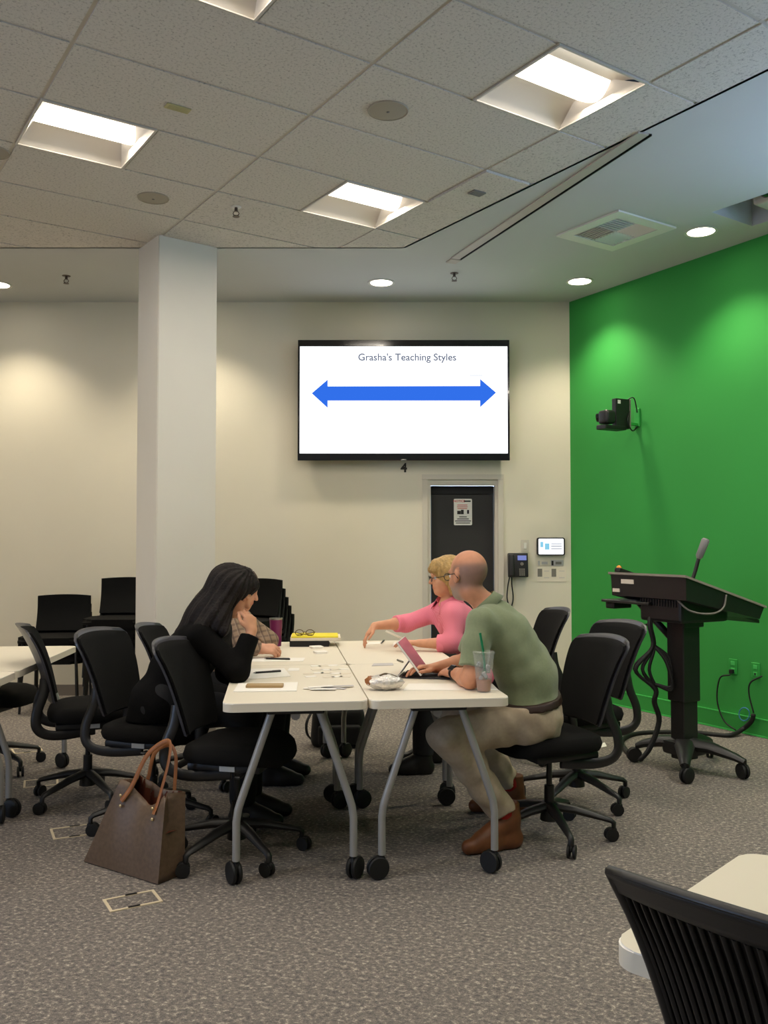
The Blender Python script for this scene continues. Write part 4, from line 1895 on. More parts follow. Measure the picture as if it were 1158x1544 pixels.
# slips
rs = random.Random(3)
for k in range(6):
    x, y = rs.uniform(740, 960), rs.uniform(468, 508)
    p = on_z(*c4(x, y), TZ)
    b_ = nb()
    prism(b_, rrect(.12, .030, .002, 1), 0, .0012)
    o = obj('paper_slip', b_, ['paper', 'paperg', 'paper'][k % 3], None, None, Matrix.Translation((p.x, p.y, TZ + .0004 + k * .0016)) @ Matrix.Rotation(rs.uniform(-.5, .6), 4, 'Z'))
    tag(o, 'narrow paper slip in the loose pile near the table edge', 'paper', 'loose pile of slips')
k = 0
for r_ in range(4):
    for q_ in range(5):
        if (r_, q_) in ((0, 4), (3, 1), (1, 0), (0, 0)):
            continue
        p = on_z(*c4(670 + q_ * 66 + r_ * 8 + rs.uniform(-8, 8), 322 + r_ * 28 + rs.uniform(-3, 3)), TZ)
        b_ = nb()
        prism(b_, rrect(.055, .042, .002, 1), 0, .0010)
        o = obj('paper_card', b_, ['paper', 'paper2'][k % 2], None, None, Matrix.Translation((p.x, p.y, TZ + .0004)) @ Matrix.Rotation(TA + rs.uniform(-.3, .3), 4, 'Z'))
        tag(o, 'small white paper card among those spread beside the table seam', 'card', 'paper cards spread beside the seam')
        k += 1
sheet([c4(520, 362), c4(610, 360), c4(612, 340), c4(535, 340)], 'small white card alone between the pens and spread cards', 'paper_card', cat='card')
for (x, y, lab) in ((740, 187, 'white paper pad beside the black binder'), (772, 226, 'white paper pad nearer the spread cards')):
    p = on_z(*c4(x, y), TZ)
    b_ = nb()
    prism(b_, rrect(.075, .075, .012), 0, .012)
    o = obj('paper_pad', b_, 'paper', None, None, Matrix.Translation((p.x, p.y, TZ)) @ Matrix.Rotation(.4, 4, 'Z'))
    tag(o, lab, 'paper', 'small white pads')
# binder, pad, glasses
p = on_z(*c4(545, 182), TZ)
q = on_z(*c4(840, 174), TZ)
bw_ = (q - p).length
c = (p + q) / 2 + Vector((-.01, .12, 0))
t = thing('binder', 'black ring binder under the yellow pad', 'binder', (c.x, c.y, TZ), R(2))
b_ = nb()
tbox(b_, (0, 0, .003), (bw_, .24, .006), .002, 1)
tbox(b_, (0, 0, .035), (bw_, .24, .006), .002, 1)
tbox(b_, (0, -.117, .019), (bw_, .006, .034), .002, 1)
obj('cover', b_, 'blackrub', t)
b_ = nb()
tbox(b_, (.005, .004, .019), (bw_ - .02, .22, .025))
obj('pages', b_, 'flatblack', t)
t = thing('writing_pad', 'bright yellow legal pad lying on a black binder', 'notepad', (c.x + .025, c.y + .0, TZ + .0382), R(4))
b_ = nb()
tbox(b_, (.01, 0, .009), (bw_ + .07, .235, .018))
obj('white_pages', b_, 'paper2', t)
b_ = nb()
tbox(b_, (.005, .005, .0215), (bw_ + .05, .235, .007))
obj('yellow_pages', b_, 'yellow', t)
M['tort'] = mat('tortoise_frame', (92, 74, 40), .4)
t = thing('spectacles', 'folded brown spectacles on the yellow pad', 'glasses', (c.x - .03, c.y - .06, TZ + .0635), R(4))
b_ = nb()
for s in (-1, 1):
    tube(b_, [(s * .034 + .026 * math.cos(a), 0, .020 + .019 * math.sin(a)) for a in [2 * PI * k / 16 for k in range(17)]], .0025, 6, cap=False)
tube(b_, [(-.009, 0, .022), (0, 0, .026), (.009, 0, .022)], .0022, 6)
obj('rim', b_, 'tort', t, 180)
for s in (-1, 1):
    b_ = nb()
    tube(b_, smooth_path([(s * .06, 0, .024), (s * .062, .012, .02), (s * .0, .022 + .006 * s, .008), (-s * .055, .026 + .006 * s, .004)], 5), .0025, 6)
    obj('temple', b_, 'tort', t, 180)

# tumbler
p = on_z(424 - 0, 976, TZ)
p = on_z(416, 974, TZ)
sc = p.y / FPX
hh = 42 * sc
rr_ = 10 * sc
t = thing('tumbler', 'tall purple metal tumbler with a silver rim', 'tumbler', (p.x, p.y, TZ))
b_ = nb()
lathe(b_, [(0, 0), (rr_ * .78, 0), (rr_ * .80, .004), (rr_ * .97, hh * .94)], 24)
obj('body', b_, 'purple', t, 50)
b_ = nb()
lathe(b_, [(rr_ * .97, hh * .94), (rr_, hh * .95), (rr_, hh), (rr_ * .9, hh)], 24)
obj('rim', b_, 'steel', t, 50)
b_ = nb()
lathe(b_, [(rr_ * .9, hh * .985), (rr_ * .4, hh * .975), (0, hh * .975)], 24)
obj('lid', b_, 'cup', t, 50)

# foil-wrapped food
p = on_z(582, 1040, TZ)
t = thing('foil_wrap', 'foil-wrapped sandwich with a torn brown end on the table', 'food', (p.x, p.y, TZ), R(8))
b_ = nb()
ball(b_, (0, 0, 0), (.082, .048, .037), 40)
for v in b_.verts:
    n_ = math.sin(v.co.x * 130 + v.co.y * 60) * math.sin(v.co.y * 170 - v.co.z * 90) + .6 * math.sin(v.co.x * 260 + v.co.z * 310)
    v.co *= 1 + .055 * n_
    v.co.z = max(v.co.z + .034, 0)
obj('foil', b_, 'foil', t, 35)
b_ = nb()
ball(b_, (-.066, .012, .038), (.026, .030, .024), 14)
for v in b_.verts:
    v.co *= 1 + .05 * math.sin(v.co.y * 300 + v.co.z * 200)
obj('paper_end', b_, 'tan', t, 60)
b_ = nb()
tube(b_, smooth_path([(-.03, -.02, .068), (.0, .0, .073), (.04, -.015, .063), (.06, -.02, .048)], 5), .006, 6, flat=.5)
obj('torn_fold', b_, 'tort', t, 60)

# tablet with stand and keyboard
b0 = on_z(636, 1024, TZ)
b0.z = TZ
ta = R(-9)
M['tabscr'] = mat('tablet_glass_pink_reflection', (150, 92, 100), .12, coat=.5)  # reflection of the pink shirt painted into the glass colour
M['tabback'] = mat('tablet_rose_back', (196, 160, 160), .35, .5)
M['keys'] = mat('keyboard_fabric', (52, 50, 52), .8)
t = thing('tablet', 'rose-backed tablet with a painted pink screen reflection on its stand with a dark keyboard cover', 'tablet', (b0.x, b0.y, TZ), ta)
lean = R(37)
TMm = Matrix.Translation((0, .135, .012)) @ Matrix.Rotation(-lean, 4, 'Y')
b_ = nb()
tbox(b_, TMm @ Matrix.Translation((0, 0, .105)), (.009, .27, .20), .004, 2)
obj('slab', b_, 'white', t, 40)
b_ = nb()
tbox(b_, TMm @ Matrix.Translation((.005, 0, .105)), (.0015, .262, .192))
obj('screen', b_, 'tabscr', t)
b_ = nb()
tbox(b_, TMm @ Matrix.Translation((-.005, 0, .105)), (.0015, .262, .192))
obj('back_cover', b_, 'tabback', t)
b_ = nb()
hp = TMm @ Vector((-.006, 0, .10))
ft = Vector((-.125, .135, .004))
d_ = ft - hp
tbox(b_, Matrix.Translation((hp + ft) / 2) @ Matrix.Rotation(math.atan2(d_.x, d_.z), 4, 'Y'), (.003, .20, d_.length))
obj('kickstand', b_, 'paperg', t)
b_ = nb()
tbox(b_, (.085, .135, .004), (.18, .27, .006), .002, 1)
kb = obj('keyboard', b_, 'keys', t)
b_ = nb()
tbox(b_, (-.055, .135, .002), (.10, .26, .003))
obj('cover_flap', b_, 'keys', t)
kmesh = None
for r_ in range(5):
    for q_ in range(11):
        if kmesh is None:
            b_ = nb()
            tbox(b_, (0, 0, 0), (.019, .018, .002))
            kmesh = mesh_of('key', b_, 'blackrub')
        link('key', kmesh, kb, (.055 + r_ * .023, .025 + q_ * .022, .0078))

# iced coffee cup
p = on_z(729.5, 1043, TZ)
sc = p.y / FPX
t = thing('iced_coffee', 'clear plastic cup of iced coffee with a green straw', 'cup', (p.x, p.y, TZ))
h_c, r0c, r1c = 57 * sc, 10.5 * sc, 15.8 * sc
b_ = nb()
lathe(b_, [(0, .001), (r0c, .001), (r1c, h_c), (r1c * .975, h_c), (r0c * .95, .004), (0, .004)], 32)
obj('cup', b_, 'cup', t, 50)
b_ = nb()
lathe(b_, [(r1c * .97, h_c - .002), (r1c * 1.06, h_c), (r1c * 1.06, h_c + .008), (r1c * .9, h_c + .012), (r1c * .86, h_c + .008), (r1c * .12, h_c + .008)], 32)
obj('lid', b_, 'cup', t, 50)
b_ = nb()
hc2 = 19 * sc
rc2 = r0c + (r1c - r0c) * hc2 / h_c
lathe(b_, [(0, .005), (r0c * .93, .005), (rc2 * .945, hc2), (0, hc2)], 24)
obj('drink', b_, 'coffee', t, 50)
b_ = nb()
tube(b_, [(.012, 0, .03), (-.002, 0, h_c + .01), (-.016, .0, h_c + 31 * sc)], .0055, 10)
obj('straw', b_, 'straw', t, 60)
ic = random.Random(5)
M['ice'] = mat('ice', (235, 238, 238), .1, trans=.7)
for k in range(7):
    b_ = nb()
    z = hc2 + .006 + k * .010
    r_ = (r0c + (r1c - r0c) * z / h_c) * .5
    a = ic.uniform(0, 6.28)
    tbox(b_, Matrix.Translation((r_ * math.cos(a), r_ * math.sin(a), z)) @ Matrix.Rotation(ic.uniform(0, 3), 4, (1, 1, .3)), (.018, .018, .018), .003, 1)
    obj('ice_cube', b_, 'ice', t, 40)

sheet([(608, 1041), (752, 1041), (742, 1031), (616, 1031)], 'large white sheet between the foil wrap and the coffee cup')
sheet([c5(95, 345), c5(248, 340), c5(240, 325), c5(110, 328)], 'grey paper slip behind the tablet', 'paper_slip', 'paperg', .002)
sheet([c5(60, 195), c5(160, 190), c5(150, 175), c5(75, 178)], 'white slip under the reaching hand of the person in pink', 'paper_slip')
sheet([c5(240, 205), c5(330, 205), c5(330, 180), c5(250, 180)], 'white slip on the table before the person in pink', 'paper_slip')

# ------------------------------------------------------------------ backpacks under the table
def backpack(u0, u1, v0, v1, label, d=.2, face=0.):
    pb_ = on_z((u0 + u1) / 2, v1, 0)
    s_ = pb_.y / FPX
    w_, h_ = (u1 - u0) * s_, (v1 - v0) * s_
    t = thing('backpack', label, 'bag', (pb_.x, pb_.y + d / 2, 0), face, 'black bags under the tables')
    b_ = nb()
    tbox(b_, (0, 0, h_ / 2), (w_, d, h_), min(w_, d) * .28, 4)
    for v in b_.verts:
        v.co.x *= 1 - .12 * (v.co.z / h_)
    obj('body', b_, 'backpack', t, 60)
    b_ = nb()
    tbox(b_, (0, -d / 2 - .015, h_ * .34), (w_ * .74, .06, h_ * .5), .025, 3)
    obj('front_pocket', b_, 'backpack', t, 60)
    b_ = nb()
    tube(b_, smooth_path([(-.05, 0, h_ - .01), (-.03, 0, h_ + .03), (.03, 0, h_ + .03), (.05, 0, h_ - .01)], 5), .008, 6)
    obj('grab_handle', b_, 'backpack', t, 60)
    b_ = nb()
    tube(b_, smooth_path([(-w_ * .46, .03, h_ * .85), (-w_ * .56, -.02, h_ * .6), (-w_ * .55, -.02, h_ * .3), (-w_ * .44, .02, h_ * .08)], 5), .012, 6, flat=.4)
    obj('strap', b_, 'backpack', t, 60)


backpack(466, 552, 1069, 1128, 'black backpack on the carpet under the far table', .22, R(6))


# ------------------------------------------------------------------ people: smooth distance-field bodies turned into meshes
def V3(*a):
    return np.array(a, dtype=np.float64)


def cap(a, b, ra, rb=None, k=.03, flat=False, sub=False):
    return ('cap', np.array(a, float), np.array(b, float), ra, ra if rb is None else rb, k, flat, sub)


def ell(c, r, F=None, k=.02, sub=False):
    return ('ell', np.array(c, float), np.array(r, float), np.eye(3) if F is None else F, 0, k, False, sub)


def prim_box(p):
    if p[0] == 'cap':
        r = max(p[3], p[4])
        return np.minimum(p[1], p[2]) - r, np.maximum(p[1], p[2]) + r
    r = p[2].max()
    return p[1] - r, p[1] + r


def prim_dist(p, X, Y, Z):
    if p[0] == 'cap':
        a, b, ra, rb = p[1:5]
        d = b - a
        L2 = d @ d + 1e-12
        px, py, pz = X - a[0], Y - a[1], Z - a[2]
        tt = (px * d[0] + py * d[1] + pz * d[2]) / L2
        t = np.clip(tt, 0, 1)
        q = np.sqrt((px - t * d[0]) ** 2 + (py - t * d[1]) ** 2 + (pz - t * d[2]) ** 2) - (ra + (rb - ra) * t)
        if p[6]:
            q = np.maximum(q, (tt - 1) * math.sqrt(L2))
        return q
    c, r, F = p[1:4]
    px, py, pz = X - c[0], Y - c[1], Z - c[2]
    u = [F[i][0] * px + F[i][1] * py + F[i][2] * pz for i in range(3)]
    k0 = np.sqrt(sum((u[i] / r[i]) ** 2 for i in range(3)))
    k1 = np.sqrt(sum((u[i] / r[i] ** 2) ** 2 for i in range(3))) + 1e-9
    return k0 * (k0 - 1) / k1


def sdf_field(prims, vox, planes=(), disp=None):
    los, his = zip(*[prim_box(p) for p in prims if not p[7]])
    lo = np.min(los, 0) - 4 * vox - .01
    hi = np.max(his, 0) + 4 * vox + .01
    n = np.ceil((hi - lo) / vox).astype(int) + 1
    ax = [lo[i] + vox * np.arange(n[i]) for i in range(3)]
    F = np.full(n, .25)
    for p in prims:
        a, b = prim_box(p)
        m = p[5] + 3 * vox + .012
        i0 = np.clip(np.floor((a - m - lo) / vox).astype(int), 0, n - 1)
        i1 = np.clip(np.ceil((b + m - lo) / vox).astype(int) + 1, 1, n)
        sl = tuple(slice(i0[i], i1[i]) for i in range(3))
        X = ax[0][sl[0]][:, None, None]
        Y = ax[1][sl[1]][None, :, None]
        Z = ax[2][sl[2]][None, None, :]
        d = prim_dist(p, X, Y, Z)
        k = max(p[5], 1e-4)
        f = F[sl]
        if p[7]:
            h = np.clip(.5 - .5 * (f + d) / k, 0, 1)
            F[sl] = f + (-d - f) * h + k * h * (1 - h)
        else:
            h = np.clip(.5 + .5 * (d - f) / k, 0, 1)
            F[sl] = d * (1 - h) + f * h - k * h * (1 - h)
    X, Y, Z = ax[0][:, None, None], ax[1][None, :, None], ax[2][None, None, :]
    if disp is not None:
        band = np.abs(F) < .04
        F = F + np.where(band, disp(X, Y, Z), 0)
    for (pt, nn) in planes:
        F = np.maximum(F, (X - pt[0]) * nn[0] + (Y - pt[1]) * nn[1] + (Z - pt[2]) * nn[2])
    return F, lo


def surface_nets(F, lo, vox):
    S = F < 0
    c = [S[a:S.shape[0] - 1 + a, b:S.shape[1] - 1 + b, d:S.shape[2] - 1 + d] for a in (0, 1) for b in (0, 1) for d in (0, 1)]
    cnt = sum(x.astype(np.int8) for x in c)
    act = (cnt > 0) & (cnt < 8)
    idx = np.argwhere(act)
    ids = np.full(act.shape, -1, dtype=np.int64)
    ids[act] = np.arange(len(idx))
    acc = np.zeros((len(idx), 3))
    num = np.zeros(len(idx))
    for axis in range(3):
        o1, o2 = [a for a in range(3) if a != axis]
        for u in (0, 1):
            for v in (0, 1):
                e0 = np.zeros(3, int)
                e0[o1], e0[o2] = u, v
                e1 = e0.copy()
                e1[axis] = 1
                f0 = F[tuple((idx + e0).T)]
                f1 = F[tuple((idx + e1).T)]
                cr = (f0 < 0) != (f1 < 0)
                t = np.where(cr, f0 / np.where(cr, f0 - f1, 1), 0)
                p = np.tile(e0.astype(float), (len(idx), 1))
                p[:, axis] = t
                acc += p * cr[:, None]
                num += cr
    V = lo + vox * (idx + acc / num[:, None])
    quads = []
    for axis in range(3):
        o1, o2 = [(1, 2), (2, 0), (0, 1)][axis]
        sl0 = [slice(None)] * 3
        sl1 = [slice(None)] * 3
        sl0[axis] = slice(0, -1)
        sl1[axis] = slice(1, None)
        a = S[tuple(sl0)]
        b = S[tuple(sl1)]
        E = np.argwhere(a != b)
        E = E[(E[:, o1] > 0) & (E[:, o2] > 0) & (E[:, o1] < ids.shape[o1]) & (E[:, o2] < ids.shape[o2])]
        ins = a[tuple(E.T)]
        q = []
        for (u, v) in ((1, 1), (0, 1), (0, 0), (1, 0)):
            k = E.copy()
            k[:, o1] -= u
            k[:, o2] -= v
            q.append(ids[tuple(k.T)])
        q = np.stack(q, 1)
        q[~ins] = q[~ins][:, ::-1]
        quads.append(q)
    Q = np.concatenate(quads)
    Q = Q[(Q >= 0).all(1)]
    return V, Q


def sdf_obj(name, prims, m, root, vox=.007, planes=(), disp=None, color=None, relax=1):
    F, lo = sdf_field(prims, vox, planes, disp)
    Vv, Q = surface_nets(F, lo, vox)
    for _ in range(relax):                       # light smoothing over edges
        S = np.zeros_like(Vv)
        n = np.zeros(len(Vv))
        for a, b in ((0, 1), (1, 2), (2, 3), (3, 0)):
            np.add.at(S, Q[:, a], Vv[Q[:, b]])
            np.add.at(S, Q[:, b], Vv[Q[:, a]])
            np.add.at(n, Q[:, a], 1)
            np.add.at(n, Q[:, b], 1)
        Vv = Vv * .5 + .5 * S / np.maximum(n, 1)[:, None]
    W = Vv - np.array(root.location)
    me = bpy.data.meshes.new(name)
    me.vertices.add(len(W))
    me.vertices.foreach_set('co', W.ravel().astype(np.float32))
    me.loops.add(Q.size)
    me.loops.foreach_set('vertex_index', Q.ravel().astype(np.int32))
    me.polygons.add(len(Q))
    me.polygons.foreach_set('loop_start', np.arange(0, Q.size, 4, dtype=np.int32))
    me.update()
    me.validate()
    me.polygons.foreach_set('use_smooth', [True] * len(me.polygons))
    if color is not None:
        ca = me.color_attributes.new('Col', 'FLOAT_COLOR', 'POINT')
        colr = color(Vv)
        ca.data.foreach_set('color', np.concatenate([colr, np.ones((len(colr), 1))], 1).ravel().astype(np.float32))
    me.materials.append(M[m])
    return link(name, me, root)


def nrm(v):
    v = np.array(v, float)
    return v / np.linalg.norm(v)


def lerp(a, b, t):
    return np.array(a) * (1 - t) + np.array(b) * t


def head_frame(f, up=(0, 0, 1)):
    f = nrm(f)
    l = nrm(np.cross(up, f))
    u = np.cross(f, l)
    return np.array([f, l, u])


def head_prims(c, F, s=1.):
    """c = centre of the head; F rows = forward, left, up"""
    f, l, u = F

    def P(a, b, d):
        return c + s * (a * f + b * l + d * u)

    out = [ell(P(-.018, 0, .030), V3(.100, .077, .092) * s, F, .02),
           ell(P(.028, 0, -.040), V3(.066, .058, .074) * s, F, .03),
           ell(P(.060, 0, -.088), V3(.028, .030, .022) * s, F, .03),        # chin
           cap(P(.088, 0, .012), P(.108, 0, -.022), .008 * s, .013 * s, .012),   # nose
           cap(P(.080, .034, .026), P(.086, -.034, .026), .010 * s, .010 * s, .02),   # brow
           cap(P(.086, .020, -.056), P(.086, -.020, -.056), .009 * s, .009 * s, .012),  # mouth
           ell(P(.060, .040, -.030), V3(.02, .018, .02) * s, F, .02),
           ell(P(.060, -.040, -.030), V3(.02, .018, .02) * s, F, .02)]
    for sg in (-1, 1):
        out.append(ell(P(.088, sg * .032, .006), V3(.014, .015, .011) * s, F, .010, sub=True))
        out.append(ell(P(-.008, sg * .080, -.004), V3(.019, .010, .032) * s, F, .006))
        out.append(ell(P(-.002, sg * .091, .000), V3(.010, .006, .018) * s, F, .006, sub=True))
    return out


def hand_prims(w, d, n, side, curl=.5, s=1., spread=1.):
    """w wrist, d pointing direction, n back-of-hand normal, side +1/-1 = thumb side along d x n"""
    d = nrm(d)
    n = nrm(np.array(n) - d * np.dot(n, d))
    l = np.cross(d, n)
    out = []
    spec = [(.030, .074, (.040, .026, .020)), (.010, .080, (.045, .029, .021)), (-.011, .077, (.042, .027, .020)), (-.031, .068, (.034, .020, .018))]
    for q, (off, base, seg) in enumerate(spec):
        o = off * side * s
        k0 = w + d * (.012 * s) + l * (o * .55)
        k1 = w + d * (base * s) + l * o
        out.append(cap(k0, k1, .0165 * s, .0125 * s, .012))
        a = 0.
        p = k1
        dirn = nrm(d + l * (off * side * 2.2 * spread))
        for j, L in enumerate(seg):
            a += curl * (.55 if j == 0 else .75) * (1 + .12 * q)
            v = dirn * math.cos(a) - n * math.sin(a)
            e = p + v * (L * s)
            out.append(cap(p, e, (.0095 - .001 * j) * s, (.0088 - .001 * j) * s, .004))
            p = e
    # thumb
    t0 = w + d * (.022 * s) + l * (.022 * side * s) - n * .004
    t1 = t0 + (d * .030 + l * side * .028 - n * .012) * s
    t2 = t1 + (d * .032 + l * side * .008 * (1 - curl) - n * .012 * curl) * s
    t3 = t2 + (d * .024 - l * side * .010 * curl - n * .010 * curl) * s
    out += [cap(t0, t1, .015 * s, .0115 * s, .010), cap(t1, t2, .011 * s, .0098 * s, .004), cap(t2, t3, .0098 * s, .008 * s, .004)]
    return out


def torso_prims(J, g=0., w=1.):
    P = []
    k = .05
    P.append(cap(J['hipL'], J['hipR'], .105 * w + g, .105 * w + g, k))
    for s in 'LR':
        a = lerp(J['pel'], J['hip' + s], .55)
        m = lerp(J['mid'], J['mid'] + (np.array(J['hip' + s]) - J['pel']), .55)
        b = lerp(J['chest'], J['sh' + s], .48)
        P.append(cap(a, m, .105 * w + g, .098 * w + g, k))
        P.append(cap(m, b, .098 * w + g, .100 + g, k))
    P.append(cap(J['mid'], J['chest'], .105 * w + g, .115 + g, k))
    up = lerp(J['chest'], J['neck'], .62)
    for s in 'LR':
        P.append(cap(up, lerp(J['sh' + s], up, .10), .070 + g * .8, .056 + g * .8, .045))
    return P


def neck_hole(J, r=.066):
    ax = nrm(lerp(nrm(np.array(J['head']) - J['neck']), nrm(np.array(J['neck']) - J['chest']), .5))
    return [cap(np.array(J['neck']) + ax * .015, np.array(J['neck']) + ax * .11, r, r + .03, .012, sub=True)]


def body_prims(J, female=False):
    P = torso_prims(J, 0., J.get('w', 1.))
    F = head_frame(J['hf'], J.get('hu', (0, 0, 1)))
    hc = np.array(J['head'])
    P.append(cap(lerp(J['chest'], J['neck'], .7), J['neck'], .062, .054, .04))
    nb_ = hc - F[2] * .07 - F[0] * .022
    P.append(cap(J['neck'], nb_, .053 if not female else .046, .054 if not female else .046, .02))
    P += head_prims(hc, F, J.get('hs', 1.))
    for s, sd_ in (('L', 1), ('R', -1)):
        sh, el, wr = np.array(J['sh' + s]), np.array(J['el' + s]), np.array(J['wr' + s])
        a = .9 if female else 1.
        P.append(cap(sh, el, .052 * a, .041 * a, .03))
        m = lerp(el, wr, .3)
        P.append(cap(el, m, .041 * a, .042 * a, .02))
        P.append(cap(m, wr, .042 * a, .027 * a, .02))
        hd, hn, curl = J['hand' + s]
        P += hand_prims(wr, hd, hn, sd_, curl, .92 if female else 1.02)
        hip, kn, an, to = (np.array(J[q + s]) for q in ('hip', 'kn', 'an', 'to'))
        P.append(cap(hip, kn, .080, .058, .03))
        P.append(cap(kn, lerp(kn, an, .35), .055, .054, .03))
        P.append(cap(lerp(kn, an, .35), an, .054, .036, .03))
        P.append(cap(an, to, .034, .028, .02))
    return P, F


def sleeve(J, s, g0, t_end, female=False):
    """sleeve from the shoulder; t_end in 0..2 (1 = elbow, 2 = wrist)"""
    sh, el, wr = np.array(J['sh' + s]), np.array(J['el' + s]), np.array(J['wr' + s])
    a = .9 if female else 1.
    if t_end <= 1:
        return [cap(sh, lerp(sh, el, t_end), .056 * a + g0, .050 * a + g0 + .006, .04, flat=True)]
    P = [cap(sh, el, .054 * a + g0, .045 * a + g0, .04)]
    P.append(cap(el, lerp(el, wr, t_end - 1), .045 * a + g0, (.045 - .014 * (t_end - 1)) * a + g0, .03, flat=True))
    return P


def folds(seed, amp=.004, f=26.):
    r = random.Random(seed)
    W = [(np.array([r.uniform(-1, 1) for _ in range(3)]), r.uniform(0, 6)) for _ in range(5)]

    def fn(X, Y, Z):
        s = 0
        for k, (w, ph) in enumerate(W):
            w = w / np.linalg.norm(w)
            q = f * (1 + .45 * k)
            s = s + np.sin(q * (w[0] * X + w[1] * Y + w[2] * Z) + ph + 1.5 * np.sin(9 * (w[1] * X + w[2] * Y - w[0] * Z))) / (1 + .5 * k)
        return amp * s * .6
    return fn


def trousers(J, g=.014, hem=.95):
    P = torso_prims(J, g, J.get('w', 1.))[:1]
    P.append(cap(J['pel'], lerp(J['pel'], J['mid'], .6), .10 + g, .10 + g, .05))
    for s in 'LR':
        m = lerp(J['pel'], J['hip' + s], .55)
        P.append(cap(m, lerp(m, np.array(J['mid']) + (np.array(J['hip' + s]) - J['pel']) * .55, .6), .107 * J.get('w', 1.) + g, .10 * J.get('w', 1.) + g, .05))
        hip, kn, an = (np.array(J[q + s]) for q in ('hip', 'kn', 'an'))
        P.append(cap(hip, kn, .088 + g, .064 + g, .04))
        P.append(cap(kn, lerp(kn, an, hem), .064 + g, .052 + g, .03, flat=True))
    return P


def shoe_prims(an, to, high=.06):
    an, to = np.array(an, float), np.array(to, float)
    d = to - an
    d[2] = 0
    d = nrm(d)
    h = an.copy()
    h[2] = .038
    t = to.copy()
    t[2] = .034
    return [cap(h - d * .03, lerp(h, t, .5), .040, .043, .03), cap(lerp(h, t, .5), t + d * .02, .043, .034, .03),
            cap(h - d * .01, an + V3(0, 0, high), .046, .049, .03, flat=True),
            cap(an, lerp(an, t, .75), .046, .040, .03)]


def skin_color(base, F, hc, extra=None):
    lin = np.array(s2l(base))
    lips = np.array(s2l((base[0] * .86, base[1] * .58, base[2] * .58)))

    def fn(V):
        d = (V - hc) @ F.T
        c = np.tile(lin, (len(V), 1))
        m = np.exp(-(((d[:, 0] - .092) / .018) ** 2 + (d[:, 1] / .024) ** 2 + ((d[:, 2] + .056) / .010) ** 2))
        c = c * (1 - m[:, None]) + lips * m[:, None]
        if extra is not None:
            c = extra(V, d, c)
        return c
    return fn


M['skin'] = mat('skin', (200, 150, 120), .5, attr='Col', noise=(40, .05), spec=.35)
M['eyewhite'] = mat('eye', (225, 220, 215), .2)
M['lid'] = mat('eyelid_skin', (196, 140, 106), .5)
M['iris'] = mat('iris', (50, 36, 28), .2)
M['polo'] = mat('green_polo_knit', (124, 134, 102), .9, noise=(90, .06), bump=.15, bscale=500, sheen=.2)
M['khaki'] = mat('khaki_twill', (174, 158, 134), .85, noise=(60, .06), bump=.15, bscale=500)
M['belt'] = mat('brown_belt', (44, 27, 20), .5, spec=.3)
M['boot'] = mat('brown_boot_leather', (112, 66, 34), .5, noise=(30, .15))
M['redsock'] = mat('red_sock', (170, 36, 30), .9)
M['watch'] = mat('watch_dark', (40, 42, 46), .3, .5)
M['pink'] = None
M['blackknit'] = mat('black_knit', (10, 9, 9), .97, noise=(80, .2), bump=.2, bscale=400, spec=.15)
M['blackpants'] = mat('black_trousers', (18, 18, 20), .9, noise=(60, .15))
M['blackshoe'] = mat('black_shoe', (16, 15, 15), .45)
M['hairdark'] = mat('dark_brown_hair', (23, 15, 12), .68, spec=.3, noise=(45, .35), bump=.5, bscale=90)
M['hairbrown'] = mat('brown_hair', (70, 46, 32), .55, noise=(45, .3), bump=.5, bscale=90)
M['hairblond'] = mat('blond_hair', (176, 142, 84), .5, noise=(45, .25), bump=.5, bscale=90)


def weave(name, base, cols):
    """fabric with straight stripes: cols = list of (axis vector, scale, rgb, width)"""
    m = mat(name, base, .88, bump=.12, bscale=400)
    nt = m.node_tree
    b = nt.nodes['Principled BSDF']
    tc = nt.nodes['Texture Coordinate']
    src = None
    for (axis, scale, rgb, width) in cols:
        dp = nt.nodes.new('ShaderNodeVectorMath')
        dp.operation = 'DOT_PRODUCT'
        dp.inputs[1].default_value = [a * scale for a in axis]
        nt.links.new(tc.outputs['Object'], dp.inputs[0])
        fr = nt.nodes.new('ShaderNodeMath')
        fr.operation = 'FRACT'
        nt.links.new(dp.outputs['Value'], fr.inputs[0])
        lt = nt.nodes.new('ShaderNodeMath')
        lt.operation = 'LESS_THAN'
        lt.inputs[1].default_value = width
        nt.links.new(fr.outputs[0], lt.inputs[0])
        mul = nt.nodes.new('ShaderNodeMath')
        mul.operation = 'MULTIPLY'
        mul.inputs[1].default_value = .6
        nt.links.new(lt.outputs[0], mul.inputs[0])
        mx = nt.nodes.new('ShaderNodeMix')
        mx.data_type = 'RGBA'
        nt.links.new(mul.outputs[0], mx.inputs['Factor'])
        if src:
            nt.links.new(src, mx.inputs['A'])
        else:
            mx.inputs['A'].default_value = (*s2l(base), 1)
        mx.inputs['B'].default_value = (*s2l(rgb), 1)
        src = mx.outputs['Result']
    nt.links.new(src, b.inputs['Base Color'])
    return m


M['pink'] = weave('pink_striped_cotton', (234, 126, 148), [((1, .2, .3), 150, (240, 146, 164), .4)])
M['plaid'] = weave('brown_plaid_flannel', (146, 122, 100), [((1, .3, .3), 22, (84, 66, 58), .35), ((-.4, .3, 1), 24, (92, 74, 66), .35), ((1, .3, .3), 22, (176, 156, 136), .08)])


def eyes(root, hc, F, s=1., lids=False):
    for sg in (-1, 1):
        c = Vector(hc + s * (.076 * F[0] + sg * .032 * F[1] + .005 * F[2])) - root.location
        b_ = nb()
        ball(b_, c, .0110 * s, 14)
        e = obj('eye' if not lids else 'eyelid', b_, 'lid' if lids else 'eyewhite', root, 180)
        if lids:
            continue
        b_ = nb()
        ball(b_, c + Vector(F[0]) * .0062 * s, .0062 * s, 10)
        obj('iris', b_, 'iris', e, 180)


